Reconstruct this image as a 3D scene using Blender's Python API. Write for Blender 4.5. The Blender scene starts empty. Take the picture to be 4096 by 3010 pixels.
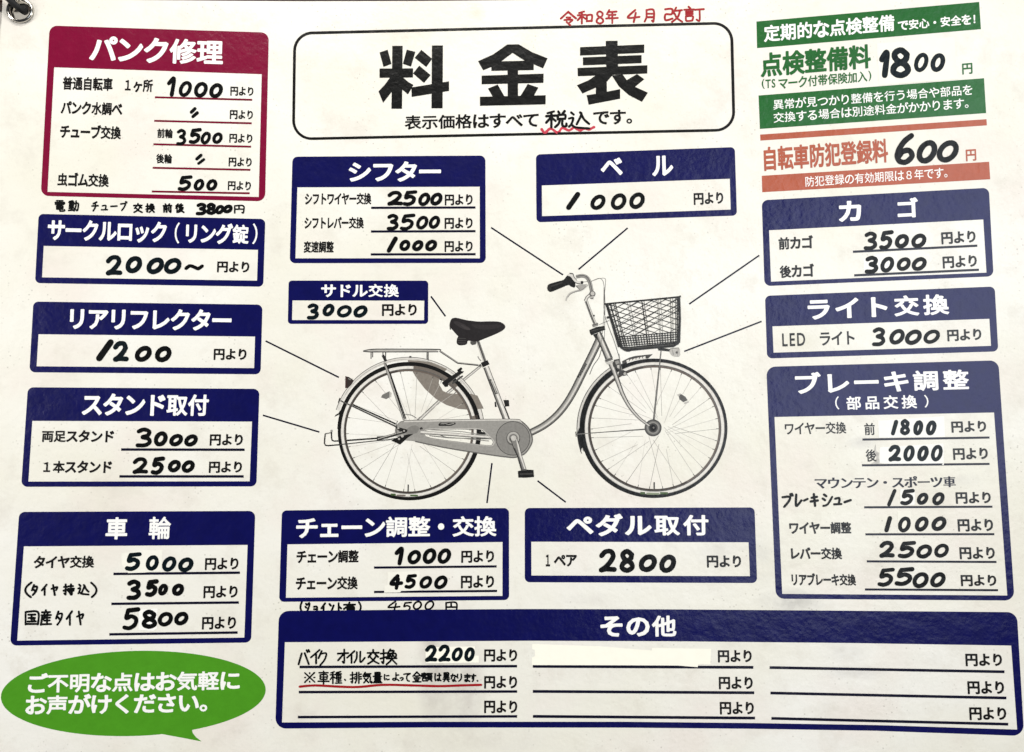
import bpy, bmesh, math, random
import numpy as np
from mathutils import Vector, Matrix
from mathutils.geometry import delaunay_2d_cdt

scene = bpy.context.scene
COL = scene.collection
rnd = random.Random(7)
R = math.radians

# ------------------------------------------------------------------ camera
NW, NH = 4096.0, 3010.0            # units of the print's own layout grid
HFOV, PITCH = R(65.0), R(5.0)
CAMZ = 0.0          # the scene is measured from the height of the lens
CAM = Vector((0.0, -0.487, CAMZ))
cd = bpy.data.cameras.new('camera')
cd.sensor_fit = 'HORIZONTAL'
cd.angle = HFOV
cd.clip_start, cd.clip_end = 0.01, 60.0
cam = bpy.data.objects.new('camera', cd)
COL.objects.link(cam)
cam.location = CAM
cam.rotation_euler = (R(90) + PITCH, 0, 0)
scene.camera = cam

# ------------------------------------------------------------------ world, lamps, exposure
world = bpy.data.worlds.new('World')
scene.world = world
world.use_nodes = True
bg = world.node_tree.nodes['Background']
bg.inputs['Color'].default_value = (0.93, 0.95, 1.0, 1)
bg.inputs['Strength'].default_value = 0.05

def area(name, loc, target, sx, sy, power, color):
    l = bpy.data.lights.new(name, 'AREA')
    l.shape = 'RECTANGLE'
    l.size, l.size_y = sx, sy
    l.energy, l.color = power, color
    o = bpy.data.objects.new(name, l)
    COL.objects.link(o)
    o.location = loc
    o.rotation_euler = (Vector(target) - Vector(loc)).to_track_quat('-Z', 'Y').to_euler()
    return o

area('ceiling_lamp', (0.10, -0.95, 1.25), (0.02, 0.0, 0.03), 1.4, 0.35, 22.0, (1.0, 0.965, 0.915))
area('left_fill', (-1.55, -1.05, 0.22), (0.0, 0.0, 0.05), 0.7, 0.4, 21.0, (1.0, 0.970, 0.930))  # added fill, no known source: evens the brightness from top to bottom
area('right_fill', (1.95, -1.05, 0.22), (0.0, 0.0, 0.05), 0.7, 0.4, 27.0, (1.0, 0.985, 0.960))  # added fill, brightens the right half from outside its mirror angles
area('window_light', (0.78, -1.75, 0.20), (0.24, 0.0, 0.04), 0.85, 1.35, 9.6, (0.86, 0.93, 1.0))

scene.view_settings.view_transform = 'Standard'
scene.view_settings.look = 'None'
scene.view_settings.exposure = 0.0
scene.view_settings.gamma = 1.0
scene.view_settings.use_curve_mapping = False

# ------------------------------------------------------------------ the bent poster surface
ZC = CAMZ + 0.487 * math.tan(PITCH)
def bow(x, z):
    """how far the hanging sheet bows out of its plane, towards the room"""
    a = x / 0.31
    b = max(-1.4, min(1.4, (z - ZC) / 0.228))
    return a * a * ((0.021 + 0.018 * b) if a > 0 else (0.0113 + 0.0033 * b))
def bow_normal(x, z):
    e = 1e-4
    gx = (bow(x + e, z) - bow(x - e, z)) / (2 * e)
    gz = (bow(x, z + e) - bow(x, z - e)) / (2 * e)
    return Vector((-gx, -1.0, -gz)).normalized()
FPX = (NW / 2) / math.tan(HFOV / 2)
cp, sp = math.cos(PITCH), math.sin(PITCH)
def S(u, v, h=0.0):
    """layout point (u right, v down) -> point on the bent sheet, h metres proud of it"""
    xc, yc = (u - NW / 2) / FPX, -(v - NH / 2) / FPX
    d = Vector((xc, cp - yc * sp, sp + yc * cp))
    t = 0.487 / d.y
    for _ in range(12):
        p = CAM + d * t
        t = (-bow(p.x, p.z) - h - CAM.y) / d.y
    return CAM + d * t
BASE = Vector((0.0, 0.0, S(2048, 3100).z))      # origin of the poster thing

# ------------------------------------------------------------------ materials
def lin(c):
    return c / 12.92 if c <= 0.04045 else ((c + 0.055) / 1.055) ** 2.4
def rgb(r, g, b):
    return (lin(r / 255), lin(g / 255), lin(b / 255), 1.0)

def laminate_bump(nt, bsdf, strength=0.35):
    """the fine leathery emboss of the laminate film"""
    N, L = nt.nodes, nt.links
    tc = N.new('ShaderNodeTexCoord')
    n1 = N.new('ShaderNodeTexNoise'); n1.inputs['Scale'].default_value = 400; n1.inputs['Detail'].default_value = 3
    n2 = N.new('ShaderNodeTexNoise'); n2.inputs['Scale'].default_value = 110; n2.inputs['Detail'].default_value = 2
    ad = N.new('ShaderNodeMath'); ad.operation = 'MULTIPLY_ADD'; ad.inputs[1].default_value = 2.2
    bp = N.new('ShaderNodeBump'); bp.inputs['Strength'].default_value = strength; bp.inputs['Distance'].default_value = 0.00036
    L.new(tc.outputs['Object'], n1.inputs['Vector']); L.new(tc.outputs['Object'], n2.inputs['Vector'])
    L.new(n2.outputs['Fac'], ad.inputs[0]); L.new(n1.outputs['Fac'], ad.inputs[2])
    L.new(ad.outputs[0], bp.inputs['Height']); L.new(bp.outputs['Normal'], bsdf.inputs['Normal'])

def new_mat(name):
    m = bpy.data.materials.new(name)
    m.use_nodes = True
    return m, m.node_tree, m.node_tree.nodes['Principled BSDF']

def ink(name, col, rough=0.25, vary=0.10, spec=0.5, bump=0.35, scale=160.0):
    m, nt, b = new_mat(name)
    N, L = nt.nodes, nt.links
    b.inputs['Roughness'].default_value = rough
    b.inputs['Specular IOR Level'].default_value = spec
    tc = N.new('ShaderNodeTexCoord')
    n = N.new('ShaderNodeTexNoise'); n.inputs['Scale'].default_value = scale; n.inputs['Detail'].default_value = 4
    mx = N.new('ShaderNodeMix'); mx.data_type = 'RGBA'
    mx.inputs['A'].default_value = tuple(c * (1 - vary) for c in col[:3]) + (1,)
    mx.inputs['B'].default_value = tuple(min(1, c * (1 + vary) + 0.001) for c in col[:3]) + (1,)
    L.new(tc.outputs['Object'], n.inputs['Vector']); L.new(n.outputs['Fac'], mx.inputs['Factor'])
    L.new(mx.outputs['Result'], b.inputs['Base Color'])
    laminate_bump(nt, b, bump)
    return m

def paper_material():
    m, nt, b = new_mat('cream laminated paper')
    N, L = nt.nodes, nt.links
    b.inputs['Roughness'].default_value = 0.30
    uv = N.new('ShaderNodeUVMap'); uv.uv_map = 'layout'
    tc = N.new('ShaderNodeTexCoord')
    def noise(scale, detail=3, rough=0.55):
        n = N.new('ShaderNodeTexNoise'); n.inputs['Scale'].default_value = scale
        n.inputs['Detail'].default_value = detail; n.inputs['Roughness'].default_value = rough
        L.new(tc.outputs['Object'], n.inputs['Vector'])
        return n.outputs['Fac']
    def ramp(src, lo, hi):
        r = N.new('ShaderNodeMapRange'); r.inputs['From Min'].default_value = lo; r.inputs['From Max'].default_value = hi
        L.new(src, r.inputs['Value']); return r.outputs['Result']
    def mul(a, bb):
        k = N.new('ShaderNodeMath'); k.operation = 'MULTIPLY'; L.new(a, k.inputs[0])
        if isinstance(bb, float): k.inputs[1].default_value = bb
        else: L.new(bb, k.inputs[1])
        return k.outputs[0]
    def mix(fac, a, col):
        k = N.new('ShaderNodeMix'); k.data_type = 'RGBA'
        L.new(fac, k.inputs['Factor'])
        if isinstance(a, tuple): k.inputs['A'].default_value = a
        else: L.new(a, k.inputs['A'])
        k.inputs['B'].default_value = col
        return k.outputs['Result']
    c = mix(ramp(noise(9, 4), 0.35, 0.65), (0.720, 0.705, 0.615, 1), (0.775, 0.768, 0.722, 1))
    c = mix(mul(ramp(noise(16, 5), 0.50, 0.68), 0.55), c, (0.725, 0.660, 0.610, 1))       # rosy yellowed patches
    c = mix(mul(ramp(noise(45, 6, 0.7), 0.52, 0.70), 0.50), c, (0.62, 0.59, 0.52, 1))   # handling grime
    c = mix(mul(ramp(noise(900, 2), 0.55, 0.75), 0.16), c, (0.55, 0.52, 0.45, 1))       # print grain
    vo = N.new('ShaderNodeTexVoronoi'); vo.inputs['Scale'].default_value = 330
    L.new(tc.outputs['Object'], vo.inputs['Vector'])
    spk = ramp(vo.outputs['Distance'], 0.20, 0.10)
    c = mix(mul(mul(spk, ramp(noise(38, 3), 0.50, 0.64)), 0.36), c, (0.16, 0.15, 0.12, 1))  # pin-prick dirt
    # smudges with places of their own on the sheet: (u, v, ru, rv, strength, colour)
    for (u, v, ru, rv, st, col) in (
            (1905, 55, 35, 42, 0.34, (0.50, 0.44, 0.30, 1)), (1600, 155, 130, 40, 0.30, (0.50, 0.44, 0.30, 1)),
            (1740, 2640, 70, 260, 0.80, (0.42, 0.39, 0.35, 1)), (1850, 2740, 85, 190, 0.65, (0.42, 0.39, 0.35, 1)),
            (3190, 1370, 90, 40, 0.30, (0.52, 0.50, 0.36, 1)), (3170, 2410, 140, 50, 0.65, (0.38, 0.37, 0.35, 1)),
            (3050, 2230, 80, 120, 0.28, (0.45, 0.44, 0.42, 1)), (3420, 2690, 120, 28, 0.32, (0.42, 0.41, 0.40, 1)),
            (3380, 2600, 90, 50, 0.26, (0.42, 0.41, 0.40, 1)), (2870, 2200, 110, 60, 0.25, (0.45, 0.44, 0.43, 1)),
            (2360, 2400, 120, 30, 0.22, (0.45, 0.42, 0.38, 1)), (30, 110, 40, 60, 0.20, (0.45, 0.42, 0.40, 1)),
            (1500, 2040, 220, 40, 0.16, (0.50, 0.46, 0.42, 1)), (280, 2060, 300, 50, 0.18, (0.50, 0.46, 0.42, 1)),
            (3440, 1770, 60, 25, 0.5, (0.45, 0.44, 0.42, 1)), (3840, 1920, 80, 25, 0.25, (0.45, 0.44, 0.42, 1)),
            (1900, 2960, 300, 60, 0.25, (0.48, 0.44, 0.38, 1)), (300, 2990, 260, 50, 0.12, (0.5, 0.46, 0.4, 1))):
        mp = N.new('ShaderNodeMapping')
        mp.inputs['Scale'].default_value = (1 / ru, 1 / rv, 1)
        mp.inputs['Location'].default_value = (-u / ru, -v / rv, 0)
        L.new(uv.outputs['UV'], mp.inputs['Vector'])
        ln = N.new('ShaderNodeVectorMath'); ln.operation = 'LENGTH'
        L.new(mp.outputs['Vector'], ln.inputs[0])
        f = mul(ramp(ln.outputs['Value'], 1.25, 0.1), ramp(noise(60 + (u % 17), 5, 0.65), 0.30, 0.56))
        c = mix(mul(f, st), c, col)
    L.new(c, b.inputs['Base Color'])
    laminate_bump(nt, b, 0.30)
    return m

M = {}
M['paper'] = paper_material()
M['blue'] = ink('navy printing ink', (0.0006, 0.0012, 0.066, 1), vary=0.25)
M['navy_line'] = ink('dark navy printing ink', (0.0010, 0.0011, 0.014, 1))
M['crimson'] = ink('crimson printing ink', (0.178, 0.0002, 0.027, 1), vary=0.12)
M['crimson_line'] = ink('dark crimson printing ink', (0.150, 0.001, 0.018, 1))
M['green'] = ink('dark green printing ink', (0.008, 0.105, 0.016, 1), vary=0.15)
M['leaf'] = ink('leaf green printing ink', (0.062, 0.265, 0.012, 1), vary=0.10)
M['brick'] = ink('brick red printing ink', (0.375, 0.085, 0.040, 1), vary=0.12)
M['black'] = ink('black printing ink', (0.0022, 0.0024, 0.0022, 1), spec=0.4)
M['grey_black'] = ink('soft black printing ink', (0.0060, 0.0052, 0.0048, 1))
M['white'] = ink('unprinted white paper', (0.84, 0.84, 0.82, 1), vary=0.03)
M['marker'] = ink('black marker ink', (0.0016, 0.0020, 0.0022, 1), rough=0.26, spec=0.28, vary=0.5, scale=300)
M['teal_marker'] = ink('blue black marker ink', (0.0014, 0.0055, 0.0080, 1), rough=0.26, spec=0.28, vary=0.5, scale=300)
M['red_marker'] = ink('dark red marker ink', (0.30, 0.006, 0.010, 1), vary=0.30, scale=300)
M['pink_marker'] = ink('faded red marker ink', (0.48, 0.045, 0.070, 1), vary=0.30, scale=300)
M['tape'] = ink('cream correction tape', (0.86, 0.848, 0.74, 1), rough=0.6, vary=0.03, bump=0.15)
M['white_tape'] = ink('white correction tape', (0.825, 0.823, 0.79, 1), rough=0.6, vary=0.04, bump=0.15)
M['pale_tape'] = ink('aged correction tape', (0.772, 0.760, 0.680, 1), rough=0.6, vary=0.05, bump=0.15)
M['torn'] = ink('grey torn sticker residue', (0.46, 0.45, 0.42, 1), rough=0.6, vary=0.55, scale=420)

def picture_material():
    m, nt, b = new_mat('halftone picture ink')
    N, L = nt.nodes, nt.links
    b.inputs['Roughness'].default_value = 0.27
    at = N.new('ShaderNodeVertexColor'); at.layer_name = 'ink'
    tc = N.new('ShaderNodeTexCoord')
    n = N.new('ShaderNodeTexNoise'); n.inputs['Scale'].default_value = 700; n.inputs['Detail'].default_value = 2
    mr = N.new('ShaderNodeMapRange'); mr.inputs['To Min'].default_value = 0.68; mr.inputs['To Max'].default_value = 1.04
    mx = N.new('ShaderNodeMix'); mx.data_type = 'RGBA'; mx.blend_type = 'MULTIPLY'; mx.inputs['Factor'].default_value = 1
    L.new(tc.outputs['Object'], n.inputs['Vector']); L.new(n.outputs['Fac'], mr.inputs['Value'])
    L.new(at.outputs['Color'], mx.inputs['A']); L.new(mr.outputs['Result'], mx.inputs['B'])
    L.new(mx.outputs['Result'], b.inputs['Base Color'])
    laminate_bump(nt, b, 0.30)
    return m
M['picture'] = picture_material()

def plain(name, col, rough, metal=0.0, scale=40, vary=0.2):
    m, nt, b = new_mat(name)
    N, L = nt.nodes, nt.links
    b.inputs['Roughness'].default_value = rough
    b.inputs['Metallic'].default_value = metal
    tc = N.new('ShaderNodeTexCoord')
    n = N.new('ShaderNodeTexNoise'); n.inputs['Scale'].default_value = scale; n.inputs['Detail'].default_value = 5
    mx = N.new('ShaderNodeMix'); mx.data_type = 'RGBA'
    mx.inputs['A'].default_value = tuple(c * (1 - vary) for c in col) + (1,)
    mx.inputs['B'].default_value = tuple(min(1, c * (1 + vary)) for c in col) + (1,)
    L.new(tc.outputs['Object'], n.inputs['Vector']); L.new(n.outputs['Fac'], mx.inputs['Factor'])
    L.new(mx.outputs['Result'], b.inputs['Base Color'])
    return m
M['wall'] = plain('grey beige wall paint', (0.62, 0.59, 0.53), 0.8)
M['wood'] = plain('dark brown stained wood', (0.035, 0.016, 0.010), 0.45, scale=25, vary=0.5)
M['nickel'] = plain('nickel plated eyelet', (0.62, 0.60, 0.56), 0.16, metal=1.0, vary=0.08)
M['cord'] = plain('black cord', (0.004, 0.004, 0.0045), 0.8, scale=400, vary=0.5)

# ------------------------------------------------------------------ mesh helpers
def link(name, me, mat, parent=None):
    o = bpy.data.objects.new(name, me)
    COL.objects.link(o)
    if mat: me.materials.append(mat)
    if parent: o.parent = parent
    return o

def flat(name, geo, mat, parent, h, cell=None, colours=None, label=None, lifts=None):
    """lay flat layout-space geometry on the bent sheet, h metres proud"""
    verts, faces = geo
    bm = bmesh.new()
    lay = bm.loops.layers.float_color.new('ink') if colours else None
    vs = [bm.verts.new((x, y, lifts[i] if lifts else 0)) for i, (x, y) in enumerate(verts)]
    for i, f in enumerate(faces):
        if len(set(f)) < 3: continue
        try: fc = bm.faces.new([vs[k] for k in f])
        except ValueError: continue
        if lay:
            for lp in fc.loops: lp[lay] = colours[i]
    if cell:
        xs = [v[0] for v in verts]; ys = [v[1] for v in verts]
        for ax, lo, hi in ((0, min(xs), max(xs)), (1, min(ys), max(ys))):
            k = math.ceil(lo / cell) * cell
            while k < hi:
                co = [0, 0, 0]; no = [0, 0, 0]; co[ax] = k; no[ax] = 1
                bmesh.ops.bisect_plane(bm, geom=bm.verts[:] + bm.edges[:] + bm.faces[:], plane_co=co, plane_no=no, dist=1e-4)
                k += cell
    nrm = []
    for v in bm.verts:
        p = S(v.co.x, v.co.y, h + v.co.z * 3e-6)
        nrm.append(bow_normal(p.x, p.z))
        v.co = p - BASE
    me = bpy.data.meshes.new(name)
    bm.normal_update()
    for f in bm.faces:
        f.smooth = True
    flip = [f for f in bm.faces if f.normal.y > 0]
    if flip: bmesh.ops.reverse_faces(bm, faces=flip)
    bm.to_mesh(me); bm.free()
    me.normals_split_custom_set_from_vertices(nrm)
    o = link(name, me, mat, parent)
    if label: o['label'] = label
    return o

def cat(*geos):
    V, F = [], []
    for g in geos:
        k = len(V); V += g[0]; F += [[i + k for i in f] for f in g[1]]
    return V, F

def ccw(p):
    a = sum(p[i - 1][0] * p[i][1] - p[i][0] * p[i - 1][1] for i in range(len(p)))
    return p if a > 0 else p[::-1]

def covered(P, poly):
    """which of the points P lie inside poly (even-odd)"""
    x, y = P[:, 0], P[:, 1]
    inside = np.zeros(len(P), bool)
    for i in range(len(poly)):
        (ax, ay), (bx, by) = poly[i - 1], poly[i]
        if ay == by: continue
        inside ^= ((ay > y) != (by > y)) & (x < (bx - ax) * (y - ay) / (by - ay) + ax)
    return inside
def centres(r):
    v = np.array([tuple(q) for q in r[0]]); f = np.array([list(q) for q in r[2]])
    return v[f].mean(axis=1)
def union(polys, eps=1e-4):
    """union of overlapping polygons as one flat triangulation"""
    V, F = [], []
    for p in polys:
        p = ccw(list(p))
        k = len(V)
        V += [Vector((a, b)) for a, b in p]
        F.append(list(range(k, k + len(p))))
    r = delaunay_2d_cdt(V, [], F, 0, eps)
    C = centres(r)
    keep = np.zeros(len(C), bool)
    for p in polys:
        lo, hi = np.min(p, axis=0), np.max(p, axis=0)
        idx = np.nonzero(~keep & (C[:, 0] >= lo[0]) & (C[:, 0] <= hi[0]) & (C[:, 1] >= lo[1]) & (C[:, 1] <= hi[1]))[0]
        if len(idx): keep[idx] = covered(C[idx], p)
    return [(v.x, v.y) for v in r[0]], [list(f) for f, k in zip(r[2], keep) if k]

def fill(outer, holes=()):
    """triangulated polygon with holes"""
    V, F = [], []
    for lp in (outer,) + tuple(holes):
        lp = ccw(list(lp)); k = len(V)
        V += [Vector(p) for p in lp]; F.append(list(range(k, k + len(lp))))
    r = delaunay_2d_cdt(V, [], F, 0, 1e-4)
    C = centres(r)
    keep = covered(C, outer)
    for hh in holes: keep &= ~covered(C, hh)
    return [(v.x, v.y) for v in r[0]], [list(f) for f, k in zip(r[2], keep) if k]

def rounded(pts):
    """polygon of (x, y, radius)"""
    out = []
    n = len(pts)
    for i in range(n):
        x, y, r = pts[i]
        if r <= 0: out.append((x, y)); continue
        p = Vector((x, y)); a = Vector(pts[i - 1][:2]); b = Vector(pts[(i + 1) % n][:2])
        da, db = (a - p).normalized(), (b - p).normalized()
        ang = da.angle(db); d = r / math.tan(ang / 2)
        c = p + (da + db).normalized() * (r / math.sin(ang / 2))
        s, e = p + da * d - c, p + db * d - c
        a0 = math.atan2(s.y, s.x); a1 = math.atan2(e.y, e.x)
        dl = (a1 - a0 + math.pi) % (2 * math.pi) - math.pi
        for k in range(11):
            t = a0 + dl * k / 10
            out.append((c.x + r * math.cos(t), c.y + r * math.sin(t)))
    return out

def smooth(pts, n=6, closed=False):
    if len(pts) < 3: return list(pts)
    out = []
    m = len(pts)
    rng = range(m) if closed else range(m - 1)
    for i in rng:
        if closed: p0, p1, p2, p3 = (pts[(i + k - 1) % m] for k in range(4))
        else:
            p1, p2 = pts[i], pts[i + 1]
            p0 = pts[i - 1] if i else p1
            p3 = pts[i + 2] if i + 2 < m else p2
        for k in range(n):
            t = k / n
            out.append(tuple(0.5 * (2 * b + (c - a) * t + (2 * a - 5 * b + 4 * c - d) * t * t + (3 * b - a - 3 * c + d) * t ** 3)
                             for a, b, c, d in zip(p0, p1, p2, p3)))
    if not closed: out.append(tuple(pts[-1]))
    return out

def disc(x, y, rx, ry=None, n=12, rot=0.0):
    ry = ry or rx
    return [(x + rx * math.cos(rot + 6.28318 * k / n), y + ry * math.sin(rot + 6.28318 * k / n)) for k in range(n)]

def pen(pts, w, vary=0.0, cap=True):
    """polygons of a pen stroke of width w along pts"""
    out = []
    rs = [w / 2 * (1 + vary * rnd.uniform(-1, 1)) for _ in pts]
    for i in range(len(pts) - 1):
        a, b = Vector(pts[i][:2]), Vector(pts[i + 1][:2])
        d = b - a
        if d.length < 1e-6: continue
        nn = Vector((-d.y, d.x)).normalized()
        out.append([tuple(a + nn * rs[i]), tuple(b + nn * rs[i + 1]), tuple(b - nn * rs[i + 1]), tuple(a - nn * rs[i])])
    for i, p in enumerate(pts):
        if cap or 0 < i < len(pts) - 1: out.append(disc(p[0], p[1], rs[i], n=9))
    return out

def bar(a, b, w):
    a, b = Vector(a), Vector(b)
    n = Vector((-(b - a).y, (b - a).x)).normalized() * w / 2
    return [tuple(a + n), tuple(b + n), tuple(b - n), tuple(a - n)], [[0, 1, 2, 3]]

# ------------------------------------------------------------------ layout windows (origin and scale on the print)
class View:
    def __init__(s, ox, oy, k): s.ox, s.oy, s.k = ox, oy, k
    def __call__(s, *a):
        if len(a) == 2: return (s.ox + a[0] * s.k, s.oy + a[1] * s.k)
        return [(s.ox + a[i] * s.k, s.oy + a[i + 1] * s.k) for i in range(0, len(a), 2)]
vA = View(0, 0, 1100 / 2113); vB = View(0, 780, 1100 / 2248); vC = View(0, 1500, 1100 / 2248)
vD = View(0, 2200, 1100 / 2243); vE = View(1100, 0, 1000 / 2248); vF = View(2000, 0, 1000 / 2248)
vG = View(1100, 600, 1000 / 2248); vH = View(2050, 560, 1000 / 2232); vI = View(2980, 0, 1116 / 2248)
vJ = View(2980, 720, 1116 / 2248); vK = View(2980, 1420, 1116 / 1807); vL = View(1080, 2000, 1000 / 2248)
vM = View(2050, 2000, 1030 / 2248); vN = View(1080, 2380, 1070 / 2248); vO = View(2080, 2380, 1020 / 2248)
vQ = View(3000, 2380, 1096 / 2248); vX = View(0, 0, 4096 / 2248)
b1 = View(1260, 1080, 1700 / 2248); b2 = View(1280, 1240, 800 / 2248); b3 = View(1280, 1560, 800 / 2248)
b4 = View(1800, 1240, 500 / 1147); b5 = View(2150, 1060, 650 / 2148); b6 = View(2260, 1380, 700 / 1752)
vY = View(0, 0, 300 / 2248)

# ------------------------------------------------------------------ the setting behind the poster
def box(name, x0, x1, y0, y1, z0, z1, mat):
    bm = bmesh.new()
    bmesh.ops.create_cube(bm, size=1)
    for v in bm.verts:
        v.co = Vector(((x0 + x1) / 2 + v.co.x * (x1 - x0), (y0 + y1) / 2 + v.co.y * (y1 - y0), (z0 + z1) / 2 + v.co.z * (z1 - z0)))
    bmesh.ops.bevel(bm, geom=bm.edges[:], offset=0.0015, segments=2, affect='EDGES')
    me = bpy.data.meshes.new(name); bm.to_mesh(me); bm.free()
    return link(name, me, mat)
wall = box('wall', -1.6, 1.6, 0.016, 0.10, -1.0, 1.2, M['wall'])
wall['kind'] = 'structure'
_d = S(3, 13) - CAM
railz = (CAM + _d * ((0.005 - CAM.y) / _d.y)).z
rail = box('wooden_rail', -1.2, 1.2, 0.005, 0.0155, railz, railz + 0.09, M['wood'])
rail['label'] = 'dark brown wooden rail on the wall behind the top edge of the price poster'
rail['category'] = 'rail'

# ------------------------------------------------------------------ the poster
poster = bpy.data.objects.new('price_poster', None)
COL.objects.link(poster)
poster.empty_display_size = 0.05
poster.location = BASE
poster['label'] = 'cream laminated bicycle repair price poster with navy price boxes and handwritten prices'
poster['category'] = 'poster'

EYE = (83.0, 45.0)
outline = [(10, -8), (160, -5), (330, -2), (546, 1), (900, 4), (1200, 6), (1700, 5), (2100, 1), (2500, -6), (3200, -24), (4170, -52),
           (4190, 1200), (4215, 3140), (2048, 3120), (-70, 3130), (-45, 1800), (-20, 700), (-3, 220), (1, 160), (4, 110), (8, 60)]
hole = disc(EYE[0], EYE[1], 42, n=32)
def sheet():
    V, F = fill(outline, [hole])
    bm = bmesh.new()
    vs = [bm.verts.new((x, y, 0)) for x, y in V]
    for f in F: bm.faces.new([vs[i] for i in f])
    for ax, lo, hi in ((0, -100, 4300), (1, -100, 3200)):
        k = lo
        while k < hi:
            co = [0, 0, 0]; no = [0, 0, 0]; co[ax] = k; no[ax] = 1
            bmesh.ops.bisect_plane(bm, geom=bm.verts[:] + bm.edges[:] + bm.faces[:], plane_co=co, plane_no=no, dist=1e-4)
            k += 75
    uvl = bm.loops.layers.uv.new('layout')
    lays = {v: (v.co.x, v.co.y) for v in bm.verts}
    front = bm.faces[:]
    r = bmesh.ops.duplicate(bm, geom=bm.verts[:] + bm.edges[:] + bm.faces[:])
    vm = r['vert_map']
    back = {}
    for v in list(lays): back[v] = vm[v]
    for v, d in back.items(): lays[d] = lays[v]
    for e in [e for e in bm.edges if e.is_boundary and e.verts[0] in back]:
        a, b = e.verts
        bm.faces.new((a, b, back[b], back[a]))
    bv = set(back.values())
    for f in bm.faces:
        for lp in f.loops: lp[uvl].uv = lays[lp.vert]
    for v, (x, y) in lays.items():
        v.co = S(x, y, -0.0009 if v in bv else 0.0) - BASE
    bmesh.ops.recalc_face_normals(bm, faces=bm.faces[:])
    for f in bm.faces: f.smooth = not any((v in bv) for v in f.verts) or all((v in bv) for v in f.verts)
    for e in bm.edges:
        if len(e.link_faces) == 2 and e.calc_face_angle(0) > 1.0: e.smooth = False
    me = bpy.data.meshes.new('sheet'); bm.to_mesh(me); bm.free()
    return link('sheet', me, M['paper'], poster)
sheet()

def lathe(name, profile, centre, normal, mat, parent, n=48, rel=True):
    q = normal.to_track_quat('Z', 'Y').to_matrix()
    bm = bmesh.new()
    rings = []
    for (r, z) in profile:
        rings.append([bm.verts.new(centre + q @ Vector((r * math.cos(6.283185 * k / n), r * math.sin(6.283185 * k / n), z))) for k in range(n)])
    for i in range(len(rings)):
        a, b = rings[i], rings[(i + 1) % len(rings)]
        for k in range(n): bm.faces.new((a[k], a[(k + 1) % n], b[(k + 1) % n], b[k]))
    bmesh.ops.recalc_face_normals(bm, faces=bm.faces[:])
    for f in bm.faces: f.smooth = True
    me = bpy.data.meshes.new(name); bm.to_mesh(me); bm.free()
    return link(name, me, mat, parent)
px = (S(EYE[0] + 10, EYE[1]) - S(EYE[0], EYE[1])).length / 10
pe = S(*EYE)
lathe('eyelet', [(55 * px, 0.0002), (54 * px, 0.0013), (51 * px, 0.0020), (46 * px, 0.0021), (41.5 * px, 0.0013), (38.5 * px, -0.0004), (37 * px, -0.0030),
                 (38.5 * px, -0.0032), (39.5 * px, -0.0012), (40.5 * px, -0.0001), (41 * px, 0.0002)], pe - BASE, bow_normal(pe.x, pe.z), M['nickel'], poster)

# ------------------------------------------------------------------ print: panels
H_UNDER, H_PANEL, H_LINE, H_TAPE, H_TEXT, H_HAND = 0.00002, 0.00004, 0.00006, 0.00008, 0.00010, 0.00012
class Panel:
    pass
def panel(name, mat, outer, window, r, label, linemat='navy_line', rw=0):
    """a rounded printed box with an unprinted window; corners TL TR BR BL (extra edge points allowed as (x, y, 0))"""
    o = [p if len(p) == 3 else (p[0], p[1], r) for p in outer]
    w = [p if len(p) == 3 else (p[0], p[1], rw) for p in window]
    geo = fill(rounded(o), [rounded(w)])
    ob = flat(name, geo, M[mat], poster, H_PANEL, cell=110, label=label)
    P = Panel()
    P.ob, P.line = ob, linemat
    c = [p for p in outer if len(p) == 2]
    P.TL, P.TR, P.BR, P.BL = c
    return P
def warp_at(P, x, y):
    """slope of rows and lean of columns inside a panel"""
    t = (y - P.TL[1]) / max(1, P.BL[1] - P.TL[1]); t = max(0, min(1, t))
    s = (x - P.TL[0]) / max(1, P.TR[0] - P.TL[0]); s = max(0, min(1, s))
    k0 = (P.TR[1] - P.TL[1]) / (P.TR[0] - P.TL[0]); k1 = (P.BR[1] - P.BL[1]) / (P.BR[0] - P.BL[0])
    l0 = (P.BL[0] - P.TL[0]) / (P.BL[1] - P.TL[1]); l1 = (P.BR[0] - P.TR[0]) / (P.BR[1] - P.TR[1])
    return k0 + (k1 - k0) * t, l0 + (l1 - l0) * s
class Free:
    """stand-in panel for print outside any box"""
    def __init__(s, ob, slope, lean): s.ob, s.slope, s.lean = ob, slope, lean
def warp(P, x, y):
    return (P.slope, P.lean) if isinstance(P, Free) else warp_at(P, x, y)

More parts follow.
